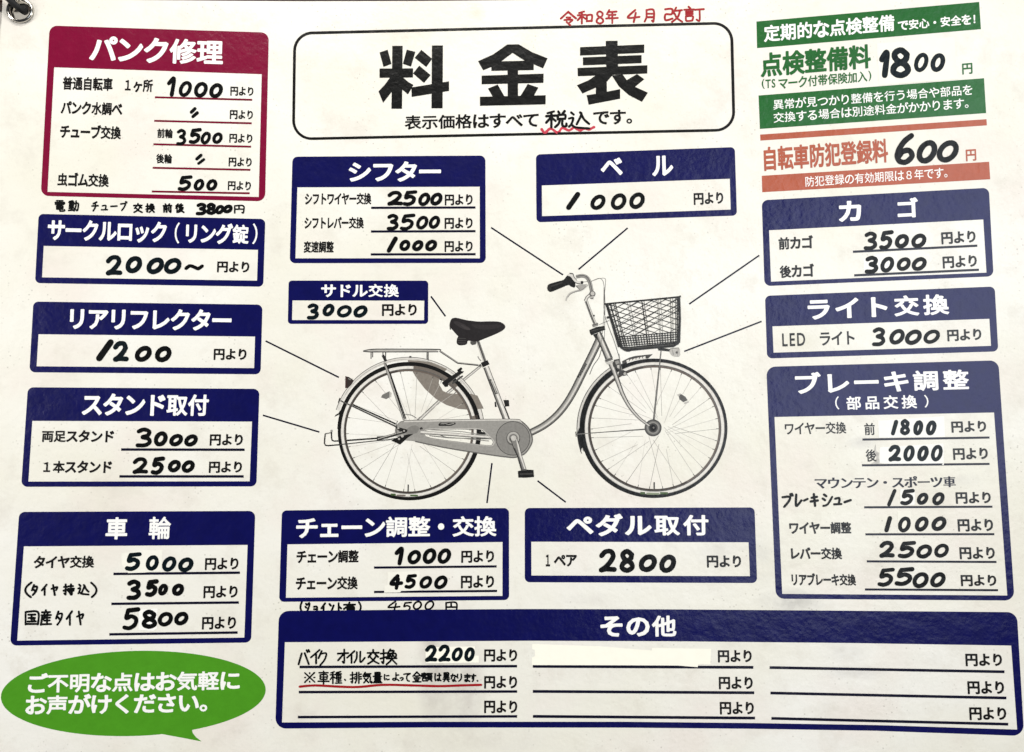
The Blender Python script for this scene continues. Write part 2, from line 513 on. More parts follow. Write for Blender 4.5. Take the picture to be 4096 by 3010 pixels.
# ------------------------------------------------------------------ print: type
_tc = bpy.data.curves.new('type', 'FONT')
_tc.fill_mode = 'FRONT'; _tc.resolution_u = 3
_to = bpy.data.objects.new('type', _tc)
_cache = {}
def glyph(ch, off):
    k = (ch, off)
    if k not in _cache:
        _tc.body = ch
        me = _to.to_mesh()
        V = [(v.co.x, -v.co.y) for v in me.vertices]; F = [list(p.vertices) for p in me.polygons]
        _to.to_mesh_clear()
        if off > 0:     # embolden: union of the glyph with a stroke of radius off along its outline
            cnt = {}
            for f in F:
                for i in range(len(f)):
                    e = tuple(sorted((f[i - 1], f[i]))); cnt[e] = cnt.get(e, 0) + 1
            polys = [[V[i] for i in f] for f in F]
            seen = set()
            for (i, j), c in cnt.items():
                if c != 1: continue
                p, q = Vector(V[i]), Vector(V[j]); d = q - p
                if d.length < 1e-7: continue
                d.normalize(); nn = Vector((-d.y, d.x)) * off
                polys.append([tuple(p + nn), tuple(q + nn), tuple(q - nn), tuple(p - nn)])
                seen |= {i, j}
            for i in seen: polys.append(disc(V[i][0], V[i][1], off * 1.04, n=8, rot=0.3927))
            V, F = union(polys, 1e-6)
        _cache[k] = (V, F)
    return _cache[k]
def typeset(text, off, track=0.0, even=False):
    x = 0.0
    out = []
    for ch in text:
        if ch in ' \u3000': x += (0.5 if ch == ' ' else 1.0) + track; continue
        o = ord(ch); kana = 0x3041 <= o <= 0x30ff
        w = off if off <= 0 or even or o < 0x2000 else (off * 1.12 + 0.003 if kana else (off * 1.02 if o < 0xff00 else off))
        V, F = glyph(ch, round(w, 4))
        if kana and not even and ch not in '・。、':     # kana nearly as large as the kanji, as in this face
            V = [(0.5 + (a - 0.5) * 1.08, -0.38 + (b + 0.38) * 1.08) for a, b in V]
        if ord(ch) < 0x2000:
            x0 = min(v[0] for v in V); x1 = max(v[0] for v in V)
            V = [(a - x0 + x + 0.04, b) for a, b in V]; x += x1 - x0 + 0.10 + track
        else:
            V = [(a + x, b) for a, b in V]; x += 1.0 + track
        out.append((V, F))
    return cat(*out)
def fit(geo, P, x0, y0, x1, y1):
    """stretch geometry's ink box onto a slanted box given by its extent at mid height / mid width"""
    V, F = geo
    ax = min(v[0] for v in V); bx = max(v[0] for v in V); ay = min(v[1] for v in V); by = max(v[1] for v in V)
    mx, my = (x0 + x1) / 2, (y0 + y1) / 2
    k, l = warp(P, mx, my)
    out = []
    for a, b in V:
        X = x0 + (a - ax) / max(1e-9, bx - ax) * (x1 - x0)
        Y = y0 + (b - ay) / max(1e-9, by - ay) * (y1 - y0)
        out.append((X + l * (Y - my), Y + k * (X - mx)))
    return out, F
BOLD, HEAVY, MEDIUM = 0.033, 0.030, 0.008
def T(P, v, text, x0, y0, x1, y1, mat='grey_black', off=BOLD, track=0.0, name='printed_lettering', mincho=False, label=None, even=False):
    a, b = v(x0, y0), v(x1, y1)
    g = typeset(text, off, track, even)
    if mincho:      # thicker uprights than bars
        g = cat(*[([(x + d, y) for x, y in g[0]], g[1]) for d in (-0.03, 0.0, 0.03)])
        geo = fit(g, P, a[0], a[1], b[0], b[1])
        n = len(geo[0]) // 3; m = len(geo[1]) // 3
        for i in range(3):
            sub = geo[0][i * n:(i + 1) * n], [[q - i * n for q in f] for f in geo[1][i * m:(i + 1) * m]]
            o = flat(name, sub, M[mat], P.ob, H_TEXT + i * 0.000004) if i == 0 else flat(name, sub, M[mat], P.ob, H_TEXT + i * 0.000004)
        return
    return flat(name, fit(g, P, a[0], a[1], b[0], b[1]), M[mat], P.ob, H_TEXT, cell=150, label=label)
def HEAD(P, v, text, x0, y0, x1, y1, off=HEAVY, track=0.0):
    return T(P, v, text, x0, y0, x1, y1, 'white', off, track, name='heading_lettering')
def YEN(P, v, x0, y0, x1, y1, mat='grey_black'):
    return T(P, v, '円より', x0, y0, x1, y1, mat, 0.040, -0.03, name='yen_lettering', even=True)
def LINE(P, v, x0, y0, x1, y1, w, mat=None, name='price_line'):
    return flat(name, bar(v(x0, y0), v(x1, y1), w * 1.15 * v.k), M[mat or P.line], P.ob, H_LINE, cell=200)

# ------------------------------------------------------------------ print: handwriting
ST = {
'1': '85,0 15,100', 'l': '8,30 62,0 38,100', '2': '6,24 34,3 74,2 90,26 68,56 34,82 4,97 40,92 98,94',
'3': '12,12 50,0 88,12 78,36 40,47 80,56 92,77 60,96 4,97', '4': '64,0 4,64 98,58; 68,24 52,100',
'5': '32,5 18,46 52,36 84,52 74,82 38,99 4,95; 32,6 98,0', '6': '85,0 42,25 10,65 18,93 55,98 88,76 72,55 36,60 12,82',
'8': '82,18 50,0 18,15 30,40 76,60 86,84 50,100 12,87 22,61 72,40 82,17', '~': '0,80 25,15 55,55 75,85 100,20',
'〃': '8,45 60,2; 30,98 95,52', '(': '70,0 30,25 14,50 26,76 64,100', ')': '30,0 70,25 86,50 74,76 36,100', '.': '50,90 56,94',
'電': '20,8 80,8;8,22 8,38;8,22 92,22 88,38;50,8 50,44;24,30 40,30;60,30 76,30;24,40 40,40;60,40 76,40;22,54 78,54 78,80;22,54 22,80;22,67 78,67;22,80 78,80;50,54 50,92 62,97 92,95 94,86',
'動': '12,14 45,8;5,24 52,22;14,34 46,34 46,60;14,34 14,60 46,60;14,47 46,47;30,10 30,90;8,74 50,72;4,92 54,88;58,32 94,30 90,80 82,92 76,86;74,8 72,50 56,94',
'チ': '75,5 25,22;5,45 95,42;55,15 55,60 25,98', 'ュ': '20,45 70,42 62,88;5,90 95,88', 'ー': '5,52 95,48',
'ブ': '10,25 75,22 65,55 25,95;80,2 86,14;94,0 100,12',
'交': '50,0 50,18;5,22 95,20;32,30 12,52;66,30 90,50;70,48 45,78 8,98;28,52 60,80 95,96',
'換': '5,30 38,26;22,4 22,88 12,82;4,62 38,52;62,2 48,24;60,12 82,12 72,28;48,30 48,58;48,30 92,30 92,58;62,36 56,50;74,36 84,50;40,62 98,60;70,48 64,74 40,98;70,66 98,97',
'前': '28,2 36,16;72,0 62,16;5,22 95,20;15,38 15,96;15,38 45,38 45,92 38,90;15,54 45,54;15,70 45,70;64,38 64,76;86,32 86,94 74,90',
'後': '30,2 8,26;32,24 8,50;20,42 20,98;66,2 44,22 70,28;82,14 44,44 88,42;60,50 36,78;56,60 84,58 60,84 34,98;52,68 94,97',
'円': '12,8 12,98;12,8 88,8 88,94 76,92;50,8 50,50;12,50 88,50',
'令': '50,0 5,50;50,2 96,48;40,42 62,42;26,60 74,58 58,78;40,74 62,98',
'和': '45,4 12,16;4,34 54,30;30,14 30,98;30,36 4,72;32,40 54,62;62,34 62,82;62,34 94,32 92,80;62,80 94,78',
'年': '30,2 10,34;26,18 88,14;24,40 80,38;26,40 26,64;4,66 98,62;54,16 54,100',
'月': '22,4 22,60 6,98;22,4 84,4 84,94 70,90;24,34 82,34;24,62 82,62',
'改': '8,14 44,12 42,46 10,48 10,86 46,76;66,2 50,40;60,24 96,20;86,24 74,66 44,98;56,40 72,74 98,97',
'訂': '26,2 34,12;6,22 52,20;14,36 46,35;14,50 46,49;14,64 46,64 44,92;14,64 16,94 44,92;56,22 98,18;78,22 78,92 64,86',
'税': '40,4 10,14;4,32 50,28;28,12 28,98;28,36 4,70;30,42 48,60;60,4 66,16;90,2 80,18;58,26 58,50;58,26 92,24 92,48;58,48 92,47;68,50 62,76 46,96;80,50 80,88 98,90 98,76',
'込': '14,6 26,18;4,40 24,38 14,74;4,86 16,76 36,90 98,96;56,6 62,18 40,72;60,12 74,44 98,70',
'タ': '42,2 8,52;38,22 88,20 70,62 22,98;34,46 66,66', 'イ': '85,2 10,56;55,32 55,98', 'ヤ': '6,40 94,22 76,52;32,6 58,98',
'持': '6,26 40,24;24,4 24,92 12,86;4,62 40,50;50,20 92,18;70,2 70,40;44,42 98,40;46,60 96,58;80,44 80,94 68,90;54,70 62,82',
'国': '10,6 10,98;10,6 92,6 92,96;10,94 92,94;28,26 74,25;30,50 72,49;24,76 78,75;50,26 50,76;64,58 70,68',
'産': '50,0 50,12;14,14 88,12;34,18 40,30;68,18 58,32;10,34 96,32;18,34 4,98;40,40 28,62;34,52 88,50;34,70 84,69;20,95 98,93;60,40 60,94',
'レ': '22,4 22,92 92,50', 'キ': '16,32 84,24;6,62 94,54;44,2 60,98', 'シ': '20,8 40,20;8,38 28,50;14,94 52,82 92,26',
'ジ': '20,8 40,20;8,38 28,50;14,94 52,82 92,26;72,4 80,18;86,0 94,14', 'ョ': '20,40 80,40 80,96;22,66 78,66;18,94 80,94',
'ン': '12,12 40,30;12,94 54,80 94,26', 'ト': '36,2 36,98;38,36 86,60',
'有': '4,22 96,20;50,0 34,36 4,64;32,42 32,98;32,42 84,42 84,94 72,92;34,58 82,58;34,74 82,74',
'バ': '34,22 8,90;58,20 92,90;74,2 82,14;90,0 98,12', 'ク': '40,2 8,50;36,20 86,18 70,60 24,98',
'オ': '6,32 94,28;60,2 60,96 46,90;58,32 8,82', 'ル': '28,10 26,60 6,96;58,6 58,92 96,56',
'※': '12,10 90,90;88,8 12,92;50,10 51,16;50,84 51,90;12,50 17,50;84,50 90,50',
'車': '12,12 88,12;22,28 78,28 78,64;22,28 22,64;22,46 78,46;22,64 78,64;4,80 96,80;50,0 50,100',
'種': '38,2 10,12;4,28 46,26;26,10 26,98;26,34 4,66;28,40 44,54;92,2 56,10;52,20 98,20;58,32 92,32 92,62;58,32 58,62;58,47 92,47;58,62 92,62;56,78 96,77;48,95 100,94;75,8 75,94',
'・': '44,48 54,52',
'排': '5,28 38,24;22,4 22,90 12,84;4,62 38,52;58,6 58,60 46,96;44,22 58,22;44,42 58,41;42,62 58,58;76,4 76,98;76,22 98,20;76,42 96,41;76,62 98,60',
'気': '30,0 6,32;24,14 90,12;24,26 80,25;12,40 80,38 82,80 98,96 99,82;62,48 16,94;20,54 66,92',
'量': '24,2 78,2 78,28;24,2 24,28;24,15 78,15;24,28 78,28;4,38 98,38;22,48 80,48 80,74;22,48 22,74;22,61 80,61;22,74 80,74;50,48 50,96;14,85 88,85;4,97 98,97',
'に': '14,8 10,60 18,94;46,26 88,24;44,74 60,90 94,84', 'よ': '54,2 54,70 40,92 16,84 26,68 60,76 90,96;56,30 86,28',
'っ': '14,52 60,42 86,58 70,84 40,94', 'て': '6,16 94,8 54,30 46,66 64,92 82,94',
'金': '50,0 4,42;50,2 98,40;28,40 72,40;14,58 88,58;50,40 50,94;26,68 34,82;74,66 64,84;4,96 98,96',
'額': '28,0 28,8;6,10 6,24;6,10 52,10 48,24;24,22 6,44;22,28 42,28 12,62;22,38 52,58;14,68 44,68 44,94;14,68 14,94 44,94;56,8 100,8;76,10 72,22;62,24 94,24 94,74;62,24 62,74;62,40 94,40;62,56 94,56;62,74 94,74;70,78 54,98;84,78 98,98',
'は': '14,8 10,60 18,94;44,30 94,26;72,4 72,80 58,94 42,84 52,72 70,78 94,94',
'異': '20,2 82,2 82,36;20,2 20,36;20,19 82,19;20,36 82,36;50,2 50,36;14,52 90,52;36,42 36,72;66,42 66,72;4,72 98,72;34,78 14,98;66,78 88,98',
'な': '8,26 58,22;38,4 12,62;70,20 94,36;68,44 68,80 50,96 34,84 50,74 92,94', 'り': '24,6 20,48 28,56;72,4 76,50 64,80 40,98',
'ま': '12,20 88,18;14,42 86,40;50,2 52,80 36,96 16,86 30,74 86,94', 'す': '4,24 96,20;58,2 58,52 44,64 34,50 46,40 58,52 54,80 36,98',
}
def strokes(ch):
    if ch == '0':
        j = [rnd.uniform(-4, 4) for _ in range(4)]
        s0 = rnd.uniform(-1.1, -0.5)
        pts = []
        for k in range(23):
            a = s0 - k * 6.5 / 22
            q = 1 + 0.03 * math.sin(2 * a + j[0])
            x, y = 50 + 46 * q * math.cos(a), 50 + 48 * q * math.sin(a)
            pts.append((x - 0.30 * (y - 50) + j[1] * 0.3, y))
        return [pts]
    return [smooth([tuple(map(float, p.split(','))) for p in s.split()], 5) for s in ST[ch].split(';')]
def hand(P, v, items, w, mat='marker', h=H_HAND, name='handwritten_lettering', jit=2.0, label=None):
    """items: (characters, x0, y0, x1, y1) boxes; several characters share their box evenly"""
    polys = []
    W = w * v.k
    for it in items:
        txt, (x0, y0), (x1, y1) = it[0], v(it[1], it[2]), v(it[3], it[4])
        n = len(txt); adv = (x1 - x0) / n; gap = 0.06 * adv if n > 1 else 0
        for i, ch in enumerate(txt):
            ss = strokes(ch)
            if n == 1:
                ax = min(p[0] for s in ss for p in s); bx = max(p[0] for s in ss for p in s)
                ay = min(p[1] for s in ss for p in s); by = max(p[1] for s in ss for p in s)
                m = W / 2
            else: ax, bx, ay, by, m = 0, 100, 0, 100, W / 2
            X0, X1 = x0 + adv * i + gap + m, x0 + adv * (i + 1) - gap - m
            Y0, Y1 = y0 + m, y1 - m
            if bx - ax < 1: bx = ax + 1
            if by - ay < 1: by = ay + 1
            for s in ss:
                dx, dy = rnd.uniform(-jit, jit), rnd.uniform(-jit, jit)
                if n == 1: dx = dy = 0
                pts = [(X0 + (a - ax + dx) / (bx - ax) * (X1 - X0), Y0 + (b - ay + dy) / (by - ay) * (Y1 - Y0)) for a, b in s]
                polys += pen(pts, W * rnd.uniform(0.93, 1.07), 0.05)
    return flat(name, union(polys), M[mat], P.ob, h, label=label)
def NUM(P, v, txt, boxes, w, mat='marker', h=H_HAND):
    b = boxes
    its = [(ch,) + tuple(b[i * 4:i * 4 + 4]) for i, ch in enumerate(txt)]
    return hand(P, v, its, w * 1.12, mat, h, name='handwritten_price')
def TAPE(P, pts, mat='white_tape', name='correction_tape', h=H_TAPE):
    return flat(name, fill(pts), M[mat], P.ob, h, cell=150)

# ================================================================== 1 puncture repair (crimson)
P = panel('price_panel', 'crimson', vA(381, 198, 2066, 252, 2037, 1549, 313, 1507), vA(416, 519, 2011, 572, 1988, 1515, 365, 1476), 32,
          'crimson price box for puncture repair', 'crimson_line')
HEAD(P, vA, 'パンク修理', 688, 292, 1715, 487)
T(P, vA, '普通自転車', 482, 594, 866, 697); T(P, vA, '１ヶ所', 960, 610, 1174, 712)
T(P, vA, 'パンク水調べ', 468, 783, 940, 884); T(P, vA, 'チューブ交換', 462, 961, 930, 1067)
T(P, vA, '前輪', 1208, 990, 1328, 1063); T(P, vA, '後輪', 1200, 1184, 1322, 1258); T(P, vA, '虫ゴム交換', 442, 1329, 836, 1436)
for x, y in ((1770, 668), (1766, 848), (1762, 1030), (1757, 1212), (1751, 1394)): YEN(P, vA, x, y, x + 177, y + 71)
for a in ((1190, 749, 1938, 769), (1185, 930, 1934, 949), (1179, 1110, 1929, 1129), (1173, 1291, 1924, 1307), (1166, 1473, 1919, 1487)): LINE(P, vA, *a, 13)
NUM(P, vA, 'l000', (1282, 588, 1352, 745, 1372, 622, 1476, 748, 1490, 630, 1597, 752, 1608, 640, 1713, 756), 27)
NUM(P, vA, '〃', (1458, 824, 1528, 910), 22); NUM(P, vA, '〃', (1500, 1182, 1578, 1270), 22)
NUM(P, vA, '3500', (1352, 990, 1432, 1120, 1450, 985, 1550, 1108, 1540, 1012, 1622, 1112, 1630, 1018, 1712, 1108), 24)
NUM(P, vA, '500', (1365, 1348, 1480, 1470, 1488, 1375, 1570, 1468, 1585, 1378, 1670, 1468), 24)

# note written under it
note = Free(poster, 0.015, -0.03)
for it in (('電動', 432, 35, 658, 142), ('チューブ', 738, 50, 1048, 138), ('交換', 1078, 65, 1275, 152), ('前後', 1318, 68, 1520, 152), ('円', 1912, 80, 2002, 156)):
    hand(note, vB, [it], 13.5)
NUM(note, vB, '3800', (1600, 64, 1690, 168, 1685, 64, 1768, 165, 1758, 82, 1835, 160, 1822, 80, 1902, 152), 25)

# ================================================================== 2 ring lock
P = panel('price_panel', 'blue', vB(316, 156, 2169, 198, 2152, 752, 286, 722), vB(357, 418, 2109, 450, 2101, 702, 344, 675), 20, 'navy price box for the ring lock')
HEAD(P, vB, 'サークルロック', 390, 212, 1362, 385); HEAD(P, vB, '（', 1428, 226, 1467, 398, off=0.012)
HEAD(P, vB, 'リング錠', 1520, 234, 2032, 402); HEAD(P, vB, '）', 2065, 234, 2105, 404, off=0.012)
YEN(P, vB, 1775, 545, 2038, 637)
NUM(P, vB, '2000', (862, 490, 1002, 662, 1025, 500, 1162, 642, 1197, 512, 1342, 650, 1338, 515, 1485, 650), 36, 'teal_marker')
NUM(P, vB, '~', (1506, 566, 1668, 618), 26)
# ================================================================== 3 rear reflector
P = panel('price_panel', 'blue', vB(273, 873, 2146, 898, 2130, 1468, 240, 1451), vB(315, 1140, 2085, 1159, 2077, 1417, 299, 1402), 22, 'navy price box for the rear reflector')
HEAD(P, vB, 'リアリフレクター', 572, 932, 1893, 1105)
YEN(P, vB, 1747, 1258, 2015, 1352)
NUM(P, vB, '1', (785, 1180, 930, 1362), 46); NUM(P, vB, '2', (920, 1192, 1054, 1368), 38, 'teal_marker')
NUM(P, vB, '00', (1102, 1235, 1240, 1366, 1267, 1237, 1402, 1368), 34)
# ================================================================== 4 stand
P = panel('price_panel', 'blue', vC(228, 102, 2121, 115, 2096, 913, 173, 916), vC(264, 377, 2060, 383, 2041, 871, 232, 873), 24, 'navy price box for fitting stands')
HEAD(P, vC, 'スタンド取付', 672, 155, 1706, 335)
T(P, vC, '両足スタンド', 342, 452, 932, 552); T(P, vC, '１本スタンド', 355, 702, 915, 804)
YEN(P, vC, 1715, 485, 1985, 580); YEN(P, vC, 1708, 708, 1978, 803)
LINE(P, vC, 990, 611, 2000, 613, 18); LINE(P, vC, 976, 831, 1992, 831, 18)
NUM(P, vC, '3000', (1107, 430, 1242, 595, 1257, 462, 1370, 586, 1383, 482, 1497, 586, 1505, 486, 1618, 588), 31)
NUM(P, vC, '2500', (1082, 672, 1212, 812, 1232, 668, 1350, 818, 1372, 695, 1478, 798, 1485, 698, 1592, 802), 30)
# ================================================================== 5 wheels
P = panel('price_panel', 'blue', vC(157, 1121, 2087, 1113) + vD(2048, 757, 82, 782), vC(195, 1403, 2024, 1391) + vD(1993, 716, 140, 741), 25, 'navy price box for wheels and tyres')
HEAD(P, vC, '車', 865, 1165, 1042, 1346); HEAD(P, vC, '輪', 1217, 1160, 1396, 1344, off=0.022)
T(P, vD, 'タイヤ交換', 275, 48, 768, 150)
YEN(P, vD, 1672, 65, 1945, 165); YEN(P, vD, 1660, 293, 1938, 395); YEN(P, vD, 1648, 545, 1925, 650)
LINE(P, vD, 925, 197, 1957, 187, 18); LINE(P, vD, 908, 441, 1948, 430, 18); LINE(P, vD, 891, 690, 1938, 675, 18)
TAPE(P, vD(990, 30, 1170, 5, 1325, 3, 1318, 172, 1180, 186, 1045, 190, 990, 120), 'pale_tape')
TAPE(P, vD(1130, 490, 1285, 480, 1280, 640, 1250, 662, 1130, 655))
NUM(P, vD, '5000', (1018, 18, 1158, 174, 1187, 42, 1297, 172, 1320, 52, 1440, 180, 1452, 62, 1578, 182), 32, 'teal_marker')
NUM(P, vD, '3500', (1030, 242, 1150, 410, 1182, 240, 1295, 385, 1287, 275, 1372, 375, 1402, 275, 1502, 377), 32)
NUM(P, vD, '5800', (995, 468, 1145, 658, 1155, 488, 1282, 645, 1285, 505, 1412, 628, 1420, 505, 1538, 618), 32)
hand(P, vD, [('(', 198, 258, 265, 395), ('タイヤ', 242, 275, 482, 380), ('持込', 500, 272, 738, 378), (')', 735, 260, 795, 395)], 17)
hand(P, vD, [('国', 200, 492, 325, 618), ('産', 325, 485, 425, 620), ('タイヤ', 440, 490, 695, 622)], 17)
# ================================================================== 6 title frame
P = panel('title_frame', 'black', [vE(165, 289), vF(2095, 196), vF(2118, 1183), vE(152, 1265)],
          [vE(191, 315), vF(2068, 222), vF(2091, 1158), vE(178, 1240)], 78, 'black rounded frame round the poster title', rw=66)
def fE(*a): return vE(*a)
title = [fE(940, 474, 1013, 449, 1047, 577, 976, 604), fE(1055, 414, 1148, 414, 1142, 980, 1047, 980), fE(1185, 448, 1262, 468, 1223, 601, 1150, 576),
         fE(940, 618, 1242, 616, 1240, 699, 940, 702), fE(1035, 698, 1070, 700, 1052, 825, 972, 927, 931, 824, 990, 760),
         fE(1135, 690, 1155, 702, 1200, 740, 1245, 765, 1196, 851, 1135, 800), fE(1316, 450, 1413, 531, 1360, 605, 1256, 522), fE(1297, 592, 1399, 677, 1340, 748, 1241, 662),
         fE(1226, 788, 1565, 733, 1565, 820, 1229, 874), fE(1411, 411, 1510, 410, 1507, 976, 1407, 976),
         vF(-198, 552, -60, 490, 65, 402, 168, 400, 113, 478, 8, 556, -78, 605, -151, 634), vF(113, 478, 168, 400, 290, 472, 428, 526, 387, 617, 303, 580, 225, 550),
         vF(6, 553, 228, 548, 304, 575, 303, 632, -78, 640, -78, 600), vF(67, 600, 162, 600, 162, 880, 70, 880), vF(-165, 682, 392, 664, 391, 747, -165, 760),
         vF(-108, 798, -21, 762, 46, 880, -60, 880), vF(250, 757, 345, 790, 302, 868, 180, 872), vF(-180, 872, 411, 858, 410, 940, -180, 954),
         vF(951, 370, 1057, 368, 1062, 620, 955, 620), vF(720, 426, 1297, 402, 1297, 477, 720, 502), vF(745, 518, 1273, 497, 1273, 570, 746, 590),
         vF(697, 613, 1325, 588, 1325, 663, 700, 688), vF(860, 680, 1015, 675, 960, 738, 962, 880, 862, 890, 862, 790, 742, 843, 692, 768, 800, 722),
         vF(778, 858, 862, 846, 1080, 803, 1080, 890, 798, 944), vF(1005, 680, 1103, 672, 1140, 722, 1213, 782, 1330, 835, 1276, 918, 1160, 858, 1070, 780),
         vF(1232, 668, 1298, 714, 1213, 784, 1140, 722)]
flat('title_lettering', union(title), M['black'], P.ob, H_TEXT, cell=200)
n0 = View(0, 0, 1)
T(P, n0, '表示価格はすべて', 1619, 457, 2155, 515, 'black', 0.023)
T(P, vF, 'です。', 838, 990, 1188, 1122, 'black', 0.023)
hand(P, vF, [('税', 405, 990, 610, 1158), ('込', 610, 1002, 812, 1168)], 22)
flat('wavy_underline', union(pen(smooth(vF(375, 1165, 405, 1195, 455, 1158, 520, 1195, 560, 1152, 620, 1175, 668, 1148, 715, 1175, 760, 1158, 800, 1165, 845, 1145), 4), 10.5, 0.15)), M['pink_marker'], P.ob, H_LINE)
date = Free(poster, -0.02, 0)
hand(date, vF, [('令', 538, 98, 692, 238), ('和', 690, 96, 838, 222), ('8', 860, 95, 937, 222), ('年', 945, 82, 1068, 218), ('4', 1140, 82, 1264, 208), ('月', 1292, 76, 1395, 206),
                ('改', 1473, 60, 1648, 208), ('訂', 1648, 53, 1842, 200)], 18, 'red_marker')
# ================================================================== 7 shifter
P = panel('price_panel', 'blue', vG(157, 62, 1892, 52, 1895, 1018, 132, 1020), vG(201, 338, 1841, 332, 1842, 976, 184, 976), 22, 'navy price box for the gear shifter')
HEAD(P, vG, 'シフター', 663, 105, 1493, 287)
T(P, vG, 'シフトワイヤー交換', 270, 388, 866, 493); T(P, vG, 'シフトレバー交換', 265, 603, 798, 709); T(P, vG, '変速調整', 259, 821, 528, 926)
YEN(P, vG, 1527, 400, 1777, 500); YEN(P, vG, 1525, 610, 1777, 711); YEN(P, vG, 1525, 819, 1777, 919)
LINE(P, vG, 865, 522, 1803, 519, 18); LINE(P, vG, 863, 735, 1803, 732, 18); LINE(P, vG, 861, 941, 1804, 939, 18)
NUM(P, vG, '2500', (1010, 368, 1150, 503, 1145, 362, 1282, 507, 1287, 385, 1397, 507, 1395, 385, 1507, 502), 30)
NUM(P, vG, '3500', (1002, 575, 1112, 725, 1120, 573, 1264, 727, 1268, 592, 1380, 718, 1382, 592, 1486, 712), 29)
NUM(P, vG, '1', (1002, 778, 1105, 928), 38); NUM(P, vG, '000', (1118, 808, 1218, 912, 1232, 812, 1335, 912, 1350, 808, 1458, 912), 30)
# ================================================================== 8 saddle
P = panel('price_panel', 'blue', vG(123, 1176, 1378, 1177, 1377, 1566, 115, 1566), vG(157, 1355, 1342, 1357, 1340, 1532, 153, 1531), 14, 'navy price box for replacing the saddle')
HEAD(P, vG, 'サドル交換', 415, 1208, 1113, 1325, off=0.026, track=0.05)
YEN(P, vG, 962, 1386, 1275, 1495)
NUM(P, vG, '3000', (285, 1380, 395, 1528, 427, 1385, 535, 1498, 555, 1395, 692, 1510, 705, 1398, 832, 1510), 31, 'teal_marker')
# ================================================================== 9 bell
P = panel('price_panel', 'blue', vH(209, 131, 1985, 65, 2004, 677, 214, 737), vH(262, 408, 1940, 348, 1948, 623, 264, 682), 18, 'navy price box for the bell')
HEAD(P, vH, 'ベ', 788, 162, 982, 318); HEAD(P, vH, 'ル', 1247, 142, 1434, 322)
YEN(P, vH, 1618, 470, 1882, 578)
NUM(P, vH, '1', (478, 465, 605, 628), 40, 'marker'); NUM(P, vH, '000', (695, 488, 832, 627, 877, 477, 1018, 627, 1042, 470, 1182, 618), 33)
# ================================================================== 10 basket
P = panel('price_panel', 'blue', vJ(135, 165, 1965, 64, 2003, 778, 157, 857), vJ(194, 407, 1920, 320, 1946, 748, 210, 821), 25, 'navy price box for baskets')
HEAD(P, vJ, 'カ', 755, 170, 937, 335); HEAD(P, vJ, 'ゴ', 1228, 145, 1394, 305)
T(P, vJ, '前カゴ', 270, 452, 548, 558); T(P, vJ, '後カゴ', 280, 680, 556, 786)
YEN(P, vJ, 1582, 415, 1858, 514); YEN(P, vJ, 1593, 611, 1868, 709)
LINE(P, vJ, 870, 580, 1872, 531, 16); LINE(P, vJ, 880, 770, 1885, 725, 16)
TAPE(P, vJ(955, 640, 1105, 590, 1225, 592, 1228, 640, 1215, 735, 1090, 742, 955, 750), 'white_tape')
NUM(P, vJ, '3500', (955, 415, 1067, 568, 1080, 405, 1199, 565, 1208, 437, 1322, 552, 1340, 433, 1462, 550), 30)
NUM(P, vJ, '3000', (963, 612, 1075, 757, 1090, 618, 1203, 748, 1222, 623, 1337, 735, 1343, 622, 1465, 735), 30)
# ================================================================== 11 light
P = panel('price_panel', 'blue', vJ(161, 935, 2012, 860, 2041, 1383, 178, 1440), vJ(221, 1181, 1969, 1120, 1983, 1338, 230, 1393), 21, 'navy price box for the headlight')
HEAD(P, vJ, 'ライト', 505, 953, 1147, 1116, track=0.15); HEAD(P, vJ, '交換', 1202, 927, 1642, 1093, track=0.15)
T(P, vJ, 'LED', 300, 1235, 485, 1340, off=0.018, track=0.08); T(P, vJ, 'ライト', 603, 1222, 883, 1332, off=0.018)
YEN(P, vJ, 1630, 1203, 1905, 1298)
NUM(P, vJ, '3000', (1022, 1187, 1132, 1342, 1163, 1202, 1288, 1328, 1290, 1207, 1425, 1330, 1437, 1205, 1573, 1323), 29)
# ================================================================== 12 brake
P = panel('price_panel', 'blue', vK(138, 78, 1641, 36, 1746, 1592, 200, 1580), vK(191, 403, 1613, 374, 1699, 1559, 241, 1549), 36, 'tall navy price box for brake adjustment')
HEAD(P, vK, 'ブレーキ調整', 325, 101, 1449, 241, track=0.12, off=0.026)
HEAD(P, vK, '（', 584, 270, 609, 354, off=0.012); HEAD(P, vK, '部品交換', 657, 264, 1113, 352, track=0.2, off=0.022); HEAD(P, vK, '）', 1162, 260, 1188, 342, off=0.012)
T(P, vK, 'ワイヤー交換', 258, 437, 655, 514, off=0.018); T(P, vK, '前', 773, 442, 841, 520, off=0.018); T(P, vK, '後', 783, 612, 851, 692, off=0.018)
T(P, vK, 'マウンテン・スポーツ車', 452, 788, 1365, 862, off=0.006, mincho=True, mat='navy_line')
T(P, vK, 'ワイヤー調整', 287, 1083, 688, 1160); T(P, vK, 'レバー交換', 298, 1247, 628, 1325); T(P, vK, 'リアブレーキ交換', 302, 1415, 718, 1495)
for a in ((1337, 429, 1562, 503), (1348, 603, 1573, 680), (1365, 888, 1592, 965), (1378, 1063, 1607, 1145), (1390, 1245, 1618, 1325), (1398, 1425, 1628, 1500)): YEN(P, vK, *a)
for a in ((761, 549, 1584, 536), (758, 716, 1584, 707), (772, 988, 1603, 984), (780, 1163, 1615, 1162), (789, 1338, 1629, 1342), (777, 1520, 1639, 1525)): LINE(P, vK, *a, 12)
TAPE(P, vK(862, 428, 1290, 398, 1296, 533, 1180, 536, 1100, 532, 866, 538))
TAPE(P, vK(872, 600, 1286, 575, 1288, 714, 1100, 704, 940, 706, 872, 700), 'white_tape')
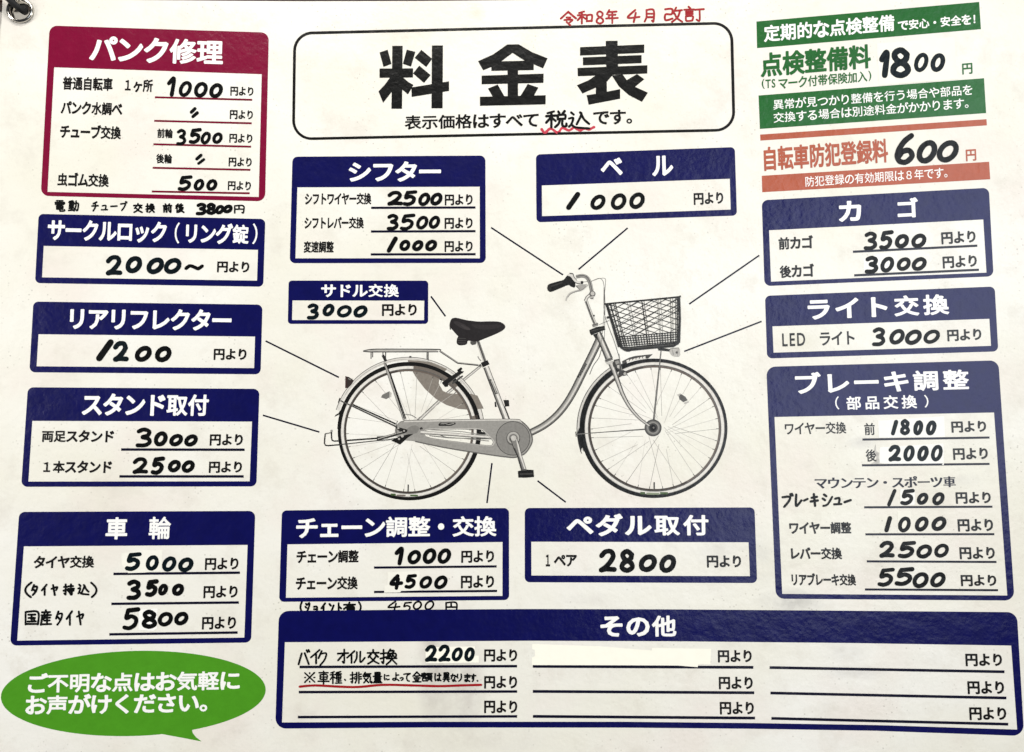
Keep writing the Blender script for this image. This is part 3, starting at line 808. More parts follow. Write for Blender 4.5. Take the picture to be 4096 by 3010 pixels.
TAPE(P, vK(846, 578, 850, 622, 870, 636, 866, 668, 874, 698, 905, 701, 860, 707, 815, 707, 842, 690, 852, 665, 838, 640, 836, 608), 'torn', 'torn_sticker', h=H_LINE)
TAPE(P, vK(1005, 872, 1100, 866, 1100, 972, 1005, 976)); TAPE(P, vK(987, 1014, 1078, 1012, 1078, 1152, 987, 1152), 'pale_tape')
NUM(P, vK, '1800', (945, 422, 992, 523, 1003, 415, 1070, 522, 1090, 425, 1154, 522, 1172, 425, 1240, 522), 23, 'teal_marker')
NUM(P, vK, '2000', (928, 583, 1012, 692, 1025, 585, 1100, 692, 1115, 588, 1190, 690, 1203, 582, 1282, 692), 24, 'teal_marker')
NUM(P, vK, '1500', (920, 868, 982, 982, 1005, 868, 1100, 975, 1113, 893, 1188, 972, 1213, 890, 1293, 975), 22)
NUM(P, vK, '1000', (903, 1045, 952, 1150, 990, 1047, 1075, 1152, 1100, 1047, 1190, 1145, 1208, 1047, 1305, 1142), 24)
NUM(P, vK, '2500', (870, 1205, 970, 1315, 990, 1205, 1109, 1318, 1110, 1228, 1212, 1320, 1225, 1222, 1322, 1315), 23)
NUM(P, vK, '5500', (857, 1378, 972, 1503, 970, 1375, 1097, 1498, 1085, 1408, 1190, 1512, 1200, 1408, 1300, 1507), 24)
hand(P, vK, [('ブ', 236, 893, 316, 992), ('レ', 322, 898, 373, 986), ('ー', 375, 926, 413, 952), ('キ', 419, 895, 479, 986), ('シ', 496, 898, 572, 986), ('ュ', 570, 920, 632, 976), ('ー', 638, 934, 692, 962)], 15)
# ================================================================== 13 chain
P = panel('price_panel', 'blue', vL(107, 96, 2149, 74, 2150, 902, 82, 918), vL(157, 401, 2091, 380, 2090, 864, 143, 881), 20, 'navy price box for the chain')
HEAD(P, vL, 'チェーン調整', 235, 155, 1440, 339, off=0.026); HEAD(P, vL, '・', 1510, 212, 1567, 270); HEAD(P, vL, '交換', 1642, 147, 2036, 330, off=0.026)
T(P, vL, 'チェーン調整', 238, 453, 797, 568); T(P, vL, 'チェーン交換', 232, 690, 789, 808)
YEN(P, vL, 1720, 455, 2015, 567); YEN(P, vL, 1717, 680, 2015, 796)
LINE(P, vL, 935, 610, 2038, 599, 18); LINE(P, vL, 935, 829, 2042, 820, 18)
TAPE(P, vL(1058, 655, 1200, 648, 1348, 640, 1342, 815, 1178, 820, 1172, 833, 1026, 836, 1032, 775, 1056, 765), 'pale_tape')
NUM(P, vL, 'l000', (1118, 420, 1205, 592, 1235, 450, 1360, 582, 1372, 435, 1497, 578, 1505, 435, 1630, 578), 34)
NUM(P, vL, '4500', (1072, 668, 1199, 812, 1208, 665, 1324, 803, 1342, 683, 1460, 802, 1475, 680, 1598, 805), 31)
note2 = Free(poster, 0, 0)
hand(note2, vL, [('(', 264, 912, 296, 1015), ('ジョイント', 300, 918, 660, 1022), ('有', 655, 915, 775, 1022), (')', 790, 912, 826, 1015)], 19, h=H_UNDER)
hand(note2, vL, [('4', 1055, 905, 1175, 1005), ('5', 1185, 915, 1278, 1012), ('0', 1283, 908, 1368, 992), ('0', 1388, 905, 1478, 994)], 17, h=H_UNDER, name='handwritten_price')
hand(note2, vL, [('円', 1575, 912, 1690, 1020)], 17, h=H_UNDER)
# ================================================================== 14 pedal
P = panel('price_panel', 'blue', vM(107, 72, 2113, 67, 2136, 727, 107, 720), vM(164, 366, 2061, 371, 2073, 667, 165, 661), 20, 'navy price box for fitting pedals')
HEAD(P, vM, 'ペダル取付', 472, 122, 1711, 318, track=0.12)
T(P, vM, '１', 290, 478, 328, 582); T(P, vM, 'ペア', 362, 480, 563, 583)
YEN(P, vM, 1697, 485, 1996, 593)
NUM(P, vM, '2800', (752, 425, 912, 637, 932, 427, 1070, 640, 1102, 475, 1262, 633, 1280, 477, 1430, 640), 41)
# ================================================================== 15 others
def tag0(pts): return [(x, y, 0) for x, y in pts]
P = panel('price_panel', 'blue', [vN(75, 136), *tag0([(1600, 2440), (2110, 2437), (2700, 2438.5), (3400, 2444)]), vQ(2190, 143), vQ(2249, 1159), *tag0([(3500, 2924), (3000, 2916), (2500, 2911.5), (1700, 2911)]), vN(44, 1125)],
          [vN(125, 399), *tag0([(1600, 2567), (2120, 2564), (2700, 2566), (3400, 2573)]), vQ(2143, 417), vQ(2192, 1106), *tag0([(3500, 2903 - 2), (3000, 2893), (2500, 2888), (1700, 2888)]), vN(101, 1073)], 42,
          'wide navy price box for other services')
HEAD(P, vO, 'その他', 708, 183, 1378, 370, track=0.08)
for v, ys in ((vN, ((1800, 457, 2077, 563), (1800, 682, 2077, 790), (1800, 888, 2078, 997))), (vO, ((1745, 487, 2043, 598), (1753, 722, 2052, 835), (1762, 943, 2062, 1057))),
              (vQ, ((1768, 482, 2068, 588), (1785, 708, 2085, 817), (1800, 922, 2103, 1030)))):
    for a in ys: YEN(P, v, *a)
for v, ls, w in ((vN, ((248, 607, 2077, 600), (242, 818, 2077, 813), (234, 1028, 2077, 1022)), 19), (vO, ((113, 631, 2057, 640), (113, 852, 2065, 864), (114, 1072, 2073, 1087)), 22),
                 (vQ, ((161, 597, 2088, 632), (168, 806, 2104, 847), (176, 1014, 2119, 1062)), 20)):
    for a in ls: LINE(P, v, *a, w)
TAPE(P, vN(1305, 442, 1420, 438, 1722, 434, 1724, 512, 1755, 512, 1755, 570, 1500, 574, 1310, 575), 'tape')
TAPE(P, vO(107, 434, 700, 455, 1160, 492, 1162, 470, 1685, 477, 1680, 613, 1572, 612, 1567, 638, 1390, 624, 930, 622, 103, 620, 105, 555, 132, 540, 128, 485, 107, 480), 'tape')
hand(P, vN, [('バ', 232, 455, 340, 592), ('イ', 335, 455, 425, 585), ('ク', 400, 465, 482, 600), ('オ', 562, 452, 665, 582), ('イ', 640, 465, 718, 580), ('ル', 700, 470, 805, 578), ('交', 812, 455, 922, 588), ('換', 920, 450, 1072, 592)], 16)
NUM(P, vN, '2200', (1302, 420, 1407, 565, 1413, 418, 1518, 565, 1525, 440, 1622, 562, 1632, 440, 1722, 562), 29, 'teal_marker')
hand(P, vN, [('※', 286, 648, 382, 742), ('車', 398, 636, 502, 755), ('種', 500, 640, 608, 752), ('・', 622, 705, 640, 725), ('排', 668, 645, 775, 750), ('気', 775, 645, 862, 748), ('量', 862, 645, 945, 745),
             ('に', 955, 665, 1008, 722), ('よ', 1025, 650, 1090, 728), ('っ', 1088, 690, 1125, 725), ('て', 1118, 655, 1185, 732), ('金', 1195, 642, 1275, 738), ('額', 1270, 650, 1368, 732),
             ('は', 1380, 655, 1442, 728), ('異', 1448, 648, 1515, 735), ('な', 1515, 660, 1570, 735), ('り', 1568, 660, 1615, 732), ('ま', 1630, 660, 1685, 735), ('す', 1680, 662, 1735, 735), ('.', 1736, 715, 1752, 732)], 13)
flat('red_underline', union(pen(smooth(vN(250, 772, 380, 762, 580, 772, 740, 775, 950, 757, 1200, 762, 1420, 768, 1600, 762, 1775, 757), 4), 9.3, 0.05)), M['red_marker'], P.ob, H_HAND)

# ================================================================== inspection and registration strips, top right
def strip(name, mat, pts, label):
    return flat(name, fill(pts), M[mat], poster, H_PANEL, cell=110, label=label)
s1 = Free(strip('banner_strip', 'green', vI(92, 175, 1887, 17, 1901, 237, 97, 390), 'dark green strip about regular inspection'), -0.086, 0.03)
T(s1, vI, '定期的な点検整備', 152, 162, 1204, 298, 'white', 0.026); T(s1, vI, 'で安心・安全を！', 1232, 140, 1856, 222, 'white', 0.024)
fr = Free(poster, -0.085, 0.03)
T(fr, vI, '点検整備料', 125, 393, 1014, 589, 'green', 0.034)
T(fr, vI, '(', 135, 637, 158, 719, 'green', 0.01); T(fr, vI, 'TS', 165, 640, 245, 711, 'green', 0.02); T(fr, vI, 'マーク付帯保険加入', 270, 601, 985, 690, 'green', 0.020); T(fr, vI, ')', 995, 571, 1018, 655, 'green', 0.01)
T(fr, vI, '円', 1750, 511, 1833, 599, 'green', 0.026, name='yen_lettering')
TAPE(fr, vI(1062, 352, 1690, 300, 1700, 560, 1720, 640, 1080, 688), 'pale_tape')
NUM(fr, vI, 'l8', (1080, 400, 1167, 632, 1170, 382, 1337, 632), 42, 'teal_marker'); NUM(fr, vI, '00', (1360, 425, 1480, 585, 1495, 430, 1613, 582), 33, 'teal_marker')
s2 = Free(strip('banner_strip', 'green', vI(109, 771, 1926, 632, 1943, 913, 120, 1041), 'dark green strip with two lines about extra charges'), -0.0765, 0.04)
T(s2, vI, '異常が見つかり整備を行う場合や部品を', 228, 741, 1832, 826, 'white', 0.008); T(s2, vI, '交換する場合は別途料金がかかります。', 230, 847, 1800, 933, 'white', 0.008)
strip('banner_strip', 'brick', vI(122, 1086, 1946, 962, 1949, 1012, 124, 1135), 'thin brick red strip')
fr = Free(poster, -0.070, 0.04)
T(fr, vI, '自転車防犯登録料', 152, 1151, 1152, 1346, 'brick', 0.031); T(fr, vI, '円', 1780, 1205, 1863, 1299, 'brick', 0.026, name='yen_lettering')
NUM(fr, vI, '600', (1205, 1072, 1369, 1332, 1383, 1130, 1550, 1320, 1545, 1130, 1724, 1312), 40)
s3 = Free(strip('banner_strip', 'brick', vI(135, 1418, 1967, 1305, 1976, 1446, 139, 1551), 'brick red strip about the registration period'), -0.066, 0.045)
T(s3, vI, '防犯登録の有効期限は８年です。', 487, 1387, 1630, 1471, 'white', 0.006)

# ================================================================== speech balloon
el = []
for k in range(96):
    a = 6.283185 * k / 96
    x = 1087 + 1080 * math.cos(a)
    el.append(vD(x, 1172 + 347 * math.sin(a) - 0.028 * (x - 1087)))
tail = vD(1250, 1440, 1325, 1504, 1490, 1534, 1645, 1564, 1600, 1530, 1572, 1495, 1562, 1455)
bal = flat('speech_balloon', union([el, tail]), M['leaf'], poster, H_PANEL, cell=110)
bf = Free(bal, -0.016, -0.03)
T(bf, vD, 'ご不明な点はお気軽に', 228, 994, 1957, 1157, 'white', 0.026); T(bf, vD, 'お声がけください。', 208, 1172, 1692, 1338, 'white', 0.026)

# ================================================================== leader lines
for a in ((1078, 500, 1236, 604), (1378, 501, 1270, 592), (1667, 561, 1513, 668), (1672, 706, 1502, 772), (946, 651, 978, 695), (583, 749, 744, 829), (577, 912, 701, 949), (1080, 1017, 1069, 1105), (1180, 1056, 1242, 1103)):
    flat('leader_line', bar(vX(*a[:2]), vX(*a[2:]), 6.4), M['navy_line'], poster, H_PANEL, cell=150)

# ================================================================== the printed bicycle picture
def g8(v, w=None):      # printed grey, slightly warm
    return rgb(v, v * 0.985, v * 0.95) if w is None else rgb(*w)
bike = None
_lv = {}       # how many layers of ink lie over each little cell of the layout
class Art:
    """one printed piece of the bicycle, built from strips and patches with their own printed greys"""
    def __init__(s): s.V, s.F, s.C, s.Z = [], [], [], []
    def level(s, g):
        cells = set()
        for f in g[1]:
            xs = [g[0][i][0] for i in f]; ys = [g[0][i][1] for i in f]
            for a in range(int(min(xs) // 12), int(max(xs) // 12) + 1):
                for b in range(int(min(ys) // 12), int(max(ys) // 12) + 1): cells.add((a, b))
        z = 1 + max((_lv.get(q, 0) for q in cells), default=0)
        for q in cells: _lv[q] = z
        return z
    def geo(s, g, c, z=None):
        if z is None: z = s.level(g)
        k = len(s.V); s.V += g[0]; s.Z += [z] * len(g[0])
        for f in g[1]: s.F.append([i + k for i in f]); s.C.append(c)
        return s
    def poly(s, pts, c, hole=()): return s.geo(fill(pts, hole), c)
    def band(s, pts, w, c, o0=-0.5, o1=0.5, z=None, ask=False):
        """strip along pts between fractions o0..o1 of width w (w a number or one per point)"""
        n = len(pts)
        ws = [w] * n if not isinstance(w, (list, tuple)) else [w[0] + (w[-1] - w[0]) * i / (n - 1) for i in range(n)]
        A, B = [], []
        for i in range(n):
            p = Vector(pts[i]); a = Vector(pts[max(0, i - 1)]); b = Vector(pts[min(n - 1, i + 1)])
            d = (b - a).normalized(); nn = Vector((-d.y, d.x))
            A.append(tuple(p + nn * ws[i] * o0)); B.append(tuple(p + nn * ws[i] * o1))
        g = (A + B, [[i, i + 1, n + i + 1, n + i] for i in range(n - 1)])
        return s.level(g) if ask else s.geo(g, c, z)
    def tube(s, pts, w, tones=(38, 140, 228, 165, 92, 34), cuts=(-0.5, -0.40, -0.2, 0.05, 0.25, 0.40, 0.5)):
        z = s.band(pts, w, None, ask=True)
        for i, t in enumerate(tones): s.band(pts, w, g8(t), cuts[i], cuts[i + 1], z)
        return s
    def ring(s, c, r0, r1, col, a0=0, a1=360, n=96):
        A, B = [], []
        m = max(8, int(n * abs(a1 - a0) / 360))
        for i in range(m + 1):
            a = R(a0 + (a1 - a0) * i / m)
            A.append((c[0] + r0[0] * math.cos(a), c[1] - r0[1] * math.sin(a))); B.append((c[0] + r1[0] * math.cos(a), c[1] - r1[1] * math.sin(a)))
        return s.geo((A + B, [[i, i + 1, m + i + 2, m + i + 1] for i in range(m)]), col)
    def done(s, name, label=None):
        global bike
        o = flat(name, (s.V, s.F), M['picture'], bike or poster, 0.00003, cell=40, colours=s.C, label=label, lifts=s.Z)
        if bike is None: bike = o
        return o
def L2(v, *a): return v(*a)
RC, FC = (1635.0, 1726.5), (2618.4, 1714.0)

# frame first: the body of the picture, its parts come after it
a = Art()
dt = smooth(b1(1508, 360, 1470, 440, 1420, 540, 1370, 640, 1322, 718, 1270, 778, 1210, 825, 1140, 862), 8)
a.tube(dt, [31, 28], (44, 105, 205, 160, 104, 40))
a.tube(b4(330, 525, 420, 760, 516, 1010), [23, 25], (36, 215, 232, 150, 92, 36))
a.tube(b2(1810, 630, 1440, 930, 1060, 1290), [10, 13], (44, 165, 220, 185, 112, 44))
a.tube(b5(800, 900, 870, 1060, 950, 1250), [26, 30], (36, 95, 212, 165, 92, 36))
bike_frame = a.done('bicycle_picture', 'grey printed picture of a step-through city bicycle')

# spokes
def spokes(c, r, hub, n, seed):
    rr = random.Random(seed); a = Art()
    for k in range(n):
        an = 6.283185 * (k + rr.uniform(-0.2, 0.2)) / n
        hb = an + rr.choice((-1, 1)) * 1.1
        p0 = (c[0] + hub * math.cos(hb), c[1] + hub * math.sin(hb)); p1 = (c[0] + r[0] * math.cos(an), c[1] + r[1] * math.sin(an))
        q = rr.uniform(0.0, 0.35)
        p0 = (p0[0] + (p1[0] - p0[0]) * q, p0[1] + (p1[1] - p0[1]) * q)
        a.geo(bar(p0, p1, rr.uniform(0.9, 1.4)), g8(rr.choice((140, 165, 185, 200))))
        p2 = (c[0] + (r[0] - 9) * math.cos(an), c[1] + (r[1] - 9) * math.sin(an))
        a.geo(bar(p2, p1, 2.6), g8(80))
    return a.done('spokes')

# mudguards behind the tyres
a = Art()
a.ring(RC, (303, 297), (290, 284), g8(216), 8, 163); a.ring(RC, (304.5, 298), (302, 295.5), g8(95), 8, 163); a.ring(RC, (296, 290), (294.5, 288.5), g8(150), 30, 150)
a.poly(b2(228, 1130, 205, 1165, 175, 1180, 162, 1207, 185, 1192, 225, 1175, 240, 1160), g8(22))
a.done('mudguard')
a = Art()
a.ring(FC, (311, 296), (300, 286), g8(205), 122, 198); a.ring(FC, (312, 297), (309, 294.5), g8(70), 122, 200); a.ring(FC, (301, 287), (299, 285), g8(120), 122, 190)
a.ring(FC, (300, 286), (288, 275), g8(24), 112, 199)
a.poly(b6(122, 890, 140, 1000, 155, 1078, 166, 1040, 190, 1012, 165, 900, 140, 830), g8(24))
a.poly(b6(570, 165, 640, 130, 700, 112, 880, 93, 832, 138, 760, 138, 660, 160, 575, 195), g8(70))
for k in range(6): a.poly(b6(615 + k * 33, 158 - k * 7, 640 + k * 33, 147 - k * 7, 642 + k * 33, 166 - k * 6, 617 + k * 33, 174 - k * 6), g8(228))
a.done('mudguard')
# rear skirt guard
a = Art()
sk = b2(985, 565, 1100, 570, 1250, 590, 1430, 665, 1345, 750, 1335, 830, 1380, 910, 1440, 940, 1560, 945, 1700, 945, 1770, 965, 1840, 1110, 1700, 1125, 1560, 1115, 1420, 1070, 1300, 1000, 1180, 890, 1080, 760, 1020, 660)
a.poly(sk, rgb(132, 125, 116)); a.done('skirt_guard')
# tyres and rims, the spokes showing through the translucent guard
spokes(RC, (250, 240), 24, 26, 3); spokes(FC, (256, 243), 32, 34, 5)
def wheel(c, o, w, d, i, sh, guard):
    a = Art()
    a.ring((c[0] + sh, c[1]), (o[0] + abs(sh) + 1, o[1] + 2), (w[0] - 3, w[1] - 3), g8(16)); a.ring(c, w, (w[0] - 2, w[1] - 2), g8(150)); a.ring(c, (w[0] - 2, w[1] - 2), d, g8(226))
    if guard:
        a = a.ring(c, (o[0] + 3, o[1] + 4), (w[0] - 1, w[1] - 1), g8(20), 38, 178)
        a.ring(c, w, d, rgb(112, 104, 96), 44, 86).ring(c, w, d, rgb(120, 112, 104), 2, 14).ring(c, o, w, rgb(58, 52, 48), 2, 14)
    t = a.done('tyre')
    a = Art(); a.ring(c, d, (d[0] - 4, d[1] - 4), g8(92)); a.ring(c, (d[0] - 4, d[1] - 4), i, g8(64, (66, 58, 52)), 100, 300); a.ring(c, (d[0] - 4, d[1] - 4), i, g8(96, (104, 94, 86)), -60, 100)
    a.done('rim')
wheel(RC, (283, 274), (272.5, 263), (260, 250.5), (250.5, 240.5), 3, True)
wheel(FC, (290.5, 277), (280, 265.5), (267, 254), (256.5, 243), -3, False)
a = Art()
a.geo(bar(b3(992, 1065), b3(990, 1147), 5), g8(60)); a.geo(bar(b6(893, 1375), b6(893, 1447), 5.5), g8(60)); a.done('tyre_valve')
for (v, x0, y0, x1, y1, c) in ((b3, 795, 1166, 852, 1188, (70, 90, 55)), (b3, 862, 1178, 962, 1196, (120, 112, 105)), (b3, 1014, 1178, 1100, 1196, (80, 105, 65)),
                               (b6, 754, 1473, 802, 1496, (75, 95, 58)), (b6, 815, 1480, 945, 1500, (140, 150, 125)), (b6, 952, 1474, 1030, 1496, (75, 95, 58))):
    a = Art(); a.poly(v(x0, y0, x1, y0 + 2, x1, y1 + 2, x0, y1), rgb(*c)); a.done('tyre_marking')
# wheel reflectors
a = Art(); a.poly(b2(685, 985, 700, 955, 780, 915, 780, 985, 745, 1005), g8(118)); a.poly(b2(780, 915, 805, 935, 800, 980, 780, 985), g8(190)); a.done('wheel_reflector')
a = Art(); a.poly(b6(1140, 515, 1160, 492, 1205, 520, 1228, 555, 1185, 575, 1145, 545), g8(92)); a.poly(b6(1120, 500, 1160, 485, 1140, 520), g8(190)); a.poly(b6(1190, 580, 1235, 562, 1240, 578, 1200, 594), g8(185)); a.done('wheel_reflector')
# stays and struts
a = Art()
a.geo(bar(b2(230, 1022), b2(960, 1360), 5), g8(84)); a.geo(bar(b2(370, 1068), b2(852, 1283), 5.6), g8(24)); a.geo(bar(b2(370, 1090), b2(860, 1320), 3), g8(50))
a.geo(bar(b2(225, 992), b2(208, 1045), 5), g8(50))
a.done('mudguard_stay')
a = Art()
a.geo(bar(b6(108, 897), b6(850, 838), 3), g8(120)); a.geo(bar(b6(240, 884), b6(850, 846), 2.5), g8(70)); a.geo(bar(b6(108, 870), b6(113, 920), 4), g8(60))
a.done('mudguard_stay')
a = Art()
a.tube(b6(962, 60, 930, 360, 884, 800), [4.5, 7.5], (70, 60, 150, 80, 50, 60)); a.done('basket_stay')
# rear carrier
a = Art()
rk = smooth(b2(485, 465, 560, 448, 700, 443, 1300, 445, 1345, 456), 4)
a.band(rk, 4.4, g8(48)); a.band(b2(485, 467, 560, 474, 900, 474, 1330, 472), 4.0, g8(36)); a.poly(b2(500, 464, 570, 452, 1310, 452, 1335, 460, 1310, 468, 570, 468), g8(205)); a.band(b2(560, 460, 1310, 459), 2, g8(140))
for x, y0, y1 in ((574, 480, 552), (592, 480, 535), (1203, 478, 560), (1216, 478, 570), (708, 480, 540), (738, 480, 560)): a.geo(bar(b2(x, y0), b2(x, y1), 3.6), g8(50))
a.band(b2(1345, 462, 1548, 598, 1780, 622), 7, g8(44)); a.band(b2(1345, 460, 1548, 594, 1780, 616), 2.0, g8(190))
a.geo(bar(b2(706, 510), b2(742, 580), 11), g8(45))
a.band(b2(722, 590, 755, 680, 950, 1240, 970, 1350), 8.5, g8(170)); a.band(b2(738, 600, 790, 730, 948, 1225), 4.2, g8(20)); a.band(b2(790, 715, 965, 1225), 3.8, g8(28)); a.band(b2(720, 590, 745, 690, 935, 1240), 1.6, g8(70))
a.geo(bar(b2(1015, 520), b2(1015, 540), 9), g8(60))
a.done('rear_carrier')
a = Art(); a.poly(b2(285, 745, 330, 758, 382, 797, 350, 845, 315, 880, 283, 880), rgb(54, 46, 44)); a.poly(b2(285, 745, 300, 750, 300, 878, 283, 880), rgb(66, 44, 42)); a.poly(b2(318, 768, 350, 785, 345, 792, 316, 778), g8(130)); a.done('rear_reflector')
# rear brake
a = Art()
a.poly(b2(1405, 868, 1368, 822, 1400, 795, 1560, 690, 1612, 700, 1440, 842, 1440, 862), g8(28)); a.poly(b2(1540, 678, 1585, 645, 1602, 662, 1582, 688, 1620, 692, 1600, 716, 1555, 705), g8(24)); a.poly(b2(1345, 770, 1368, 778, 1375, 795, 1345, 790), g8(40))
a.band(b2(1440, 835, 1570, 730), 3, g8(90)); a.poly(b2(1480, 820, 1600, 735, 1610, 750, 1490, 840), g8(70))
a.done('brake_caliper')
# kick stand
a = Art()
for pts, w, c in (((300, 570, 640, 545, 800, 525, 870, 505), 6, 26), ((210, 618, 640, 572, 760, 562, 860, 545), 4, 60), ((640, 532, 745, 525, 850, 490), 5, 60), ((745, 540, 900, 470), 9, 92),
                  ((60, 492, 52, 560, 50, 600, 62, 624, 90, 628, 215, 618), 5.2, 18), ((58, 494, 130, 482), 4, 110), ((128, 470, 130, 540, 138, 570, 160, 577, 208, 575), 5.2, 20)):
    a.band(b3(*pts), w, g8(c))
a.poly(disc(*b3(130, 462), 5, n=8), g8(150)); a.done('kick_stand')
# chain guard with its slot
a = Art()
cg = smooth(b1(428, 876, 424, 850, 440, 815, 490, 797, 700, 793, 1040, 790, 1092, 801, 1130, 838, 1149, 888, 1140, 930, 1110, 972, 1060, 992, 1010, 990, 900, 975, 700, 943, 530, 908, 470, 900), 5, True)
slot = smooth(b3(1235, 442, 1500, 438, 1780, 440, 1850, 470, 1910, 530, 1950, 575, 1950, 610, 1905, 630, 1650, 600, 1380, 565, 1215, 535, 1170, 500, 1180, 460), 4, True)
a.poly(cg, g8(152), [slot])
a.band(smooth(b1(470, 803, 700, 798, 1040, 795, 1095, 808), 5), 5, g8(206)); a.band(smooth(b1(530, 908, 700, 943, 900, 975, 1010, 990, 1060, 992, 1110, 972, 1143, 925, 1149, 888, 1130, 838, 1092, 801), 6), 4.5, g8(98))
a.band(slot + slot[:1], 3.5, g8(196)); a.band([(x * 0.985 + 1770 * 0.015, y * 0.95 + 1752 * 0.05) for x, y in slot + slot[:1]], 1.6, g8(90))
a.band(smooth(b1(424, 850, 440, 815, 490, 797, 700, 793, 1040, 790, 1092, 801, 1130, 838, 1149, 888), 5), 2.0, g8(70))
a.poly(b1(652, 820, 662, 808, 742, 808, 744, 816, 720, 826, 655, 826), g8(34)); a.band(b1(664, 815, 690, 814, 708, 818, 736, 813), 2, g8(190)); a.poly(b1(552, 836, 566, 832, 572, 844, 556, 846), g8(60))
a.done('chain_guard')
a = Art()
a.tube(b3(1130, 478, 1500, 502, 1905, 535), [14, 12], (100, 200, 225, 190, 130, 80)); a.band(b3(1230, 515, 1450, 540, 1700, 548, 1930, 552), 3, g8(85)); a.band(b3(1350, 510, 1420, 535, 1600, 545), 3, g8(100)); a.band(b3(1240, 450, 1600, 470, 1900, 520), 3, g8(150)); a.band(b3(1600, 545, 1900, 575), 3, g8(130))
a.poly(b3(1785, 462, 1850, 480, 1868, 505, 1790, 500), g8(40)); a.done('chain_stay')
a = Art()
c0 = b4(578, 1180)
a.poly(disc(*c0, 68.5, n=48), g8(66)); a.poly(disc(*c0, 66, n=48), g8(134)); a.poly(disc(c0[0] + 1, c0[1], 28, 29, n=32), g8(98)); a.poly(disc(c0[0] + 1, c0[1] - 2, 24, n=32), g8(176)); a.poly(disc(c0[0] + 1, c0[1], 18, n=24), g8(120))
a.done('chain_wheel')
a = Art()
a.poly(b4(550, 1175, 575, 1150, 605, 1160, 612, 1185, 632, 1240, 652, 1330, 698, 1466, 655, 1472, 620, 1350, 585, 1270, 562, 1215), g8(128))
a.poly(b4(606, 1185, 616, 1190, 634, 1245, 655, 1335, 698, 1466, 684, 1466, 640, 1345, 618, 1250), g8(215)); a.poly(b4(585, 1270, 596, 1265, 632, 1350, 668, 1470, 655, 1472, 620, 1350), g8(72))
a.band(b4(552, 1178, 585, 1272, 620, 1350, 655, 1472), 2.6, g8(34)); a.band(b4(612, 1182, 634, 1240, 655, 1330, 699, 1466), 2.0, g8(60)); a.poly(disc(*b4(583, 1178), 11, n=16), g8(196)); a.done('crank')
a = Art()
a.poly(b4(623, 1480, 690, 1466, 766, 1470, 771, 1534, 700, 1541, 628, 1540), g8(24)); a.band(b4(640, 1508, 760, 1504), 6, g8(62)); a.poly(b4(655, 1462, 700, 1460, 704, 1474, 660, 1476), g8(90)); a.done('pedal')
# rear hub
a = Art()
a.poly(b3(800, 572, 900, 520, 1065, 485, 1045, 500, 985, 540, 900, 617, 850, 592), g8(24)); a.poly(smooth(b3(970, 492, 985, 432, 1060, 400, 1112, 425, 1090, 482, 1010, 500), 4, True), g8(128)); a.poly(b3(850, 410, 900, 425, 985, 450, 975, 480, 900, 470, 860, 440), g8(40))
a.poly(disc(*b3(925, 520), 6, n=10), g8(180)); a.poly(disc(*b3(888, 553), 4.5, n=10), g8(170)); a.poly(disc(*b3(880, 430), 4.5, n=10), g8(170)); a.band(b3(640, 560, 850, 500, 960, 470), 11, g8(58)); a.band(b3(650, 552, 850, 492, 950, 466), 3, g8(190)); a.poly(disc(*b3(945, 462), 9, n=14), g8(30)); a.poly(disc(*b3(945, 462), 4, n=10), g8(170)); a.band(b3(870, 350, 850, 420, 862, 500), 2.2, g8(60)); a.band(b3(960, 275, 1030, 285, 1085, 320), 2.4, g8(70))
a.done('rear_hub')
# front hub
a = Art()
hb = b6(882, 832)
a.poly(disc(*hb, 34, n=32), g8(76)); a.poly(disc(*hb, 28, n=32), g8(112)); a.poly(disc(*hb, 24, n=32), g8(140)); a.poly(disc(*hb, 19, n=24), g8(66)); a.poly(disc(*hb, 13, n=16), g8(24)); a.poly(disc(hb[0] + 2, hb[1] - 1, 4, n=8), g8(120)); a.done('front_hub')
# fork
a = Art()
a.tube(smooth(b6(455, 175, 490, 260, 530, 370, 580, 500, 650, 625, 740, 730, 845, 812), 7), [22, 9.5], (36, 104, 212, 180, 118, 38)); a.poly(b6(400, 150, 470, 125, 480, 150, 405, 178), g8(120)); a.band(b6(405, 160, 475, 135), 2.5, g8(40)); a.poly(b6(410, 180, 475, 160, 480, 185, 430, 200), g8(190))
a.done('fork')
a = Art()
a.poly(b6(490, 150, 545, 140, 560, 190, 575, 250, 620, 270, 615, 305, 590, 312, 530, 300, 545, 262, 510, 235, 480, 215), g8(62)); a.poly(b6(500, 165, 535, 155, 545, 185, 510, 200), g8(150)); a.poly(disc(*b6(600, 290), 6, n=10), g8(175)); a.band(b6(540, 90, 552, 190, 572, 260), 3, g8(140)); a.poly(b6(520, 205, 545, 200, 545, 240, 522, 230), g8(190)); a.done('brake_caliper')
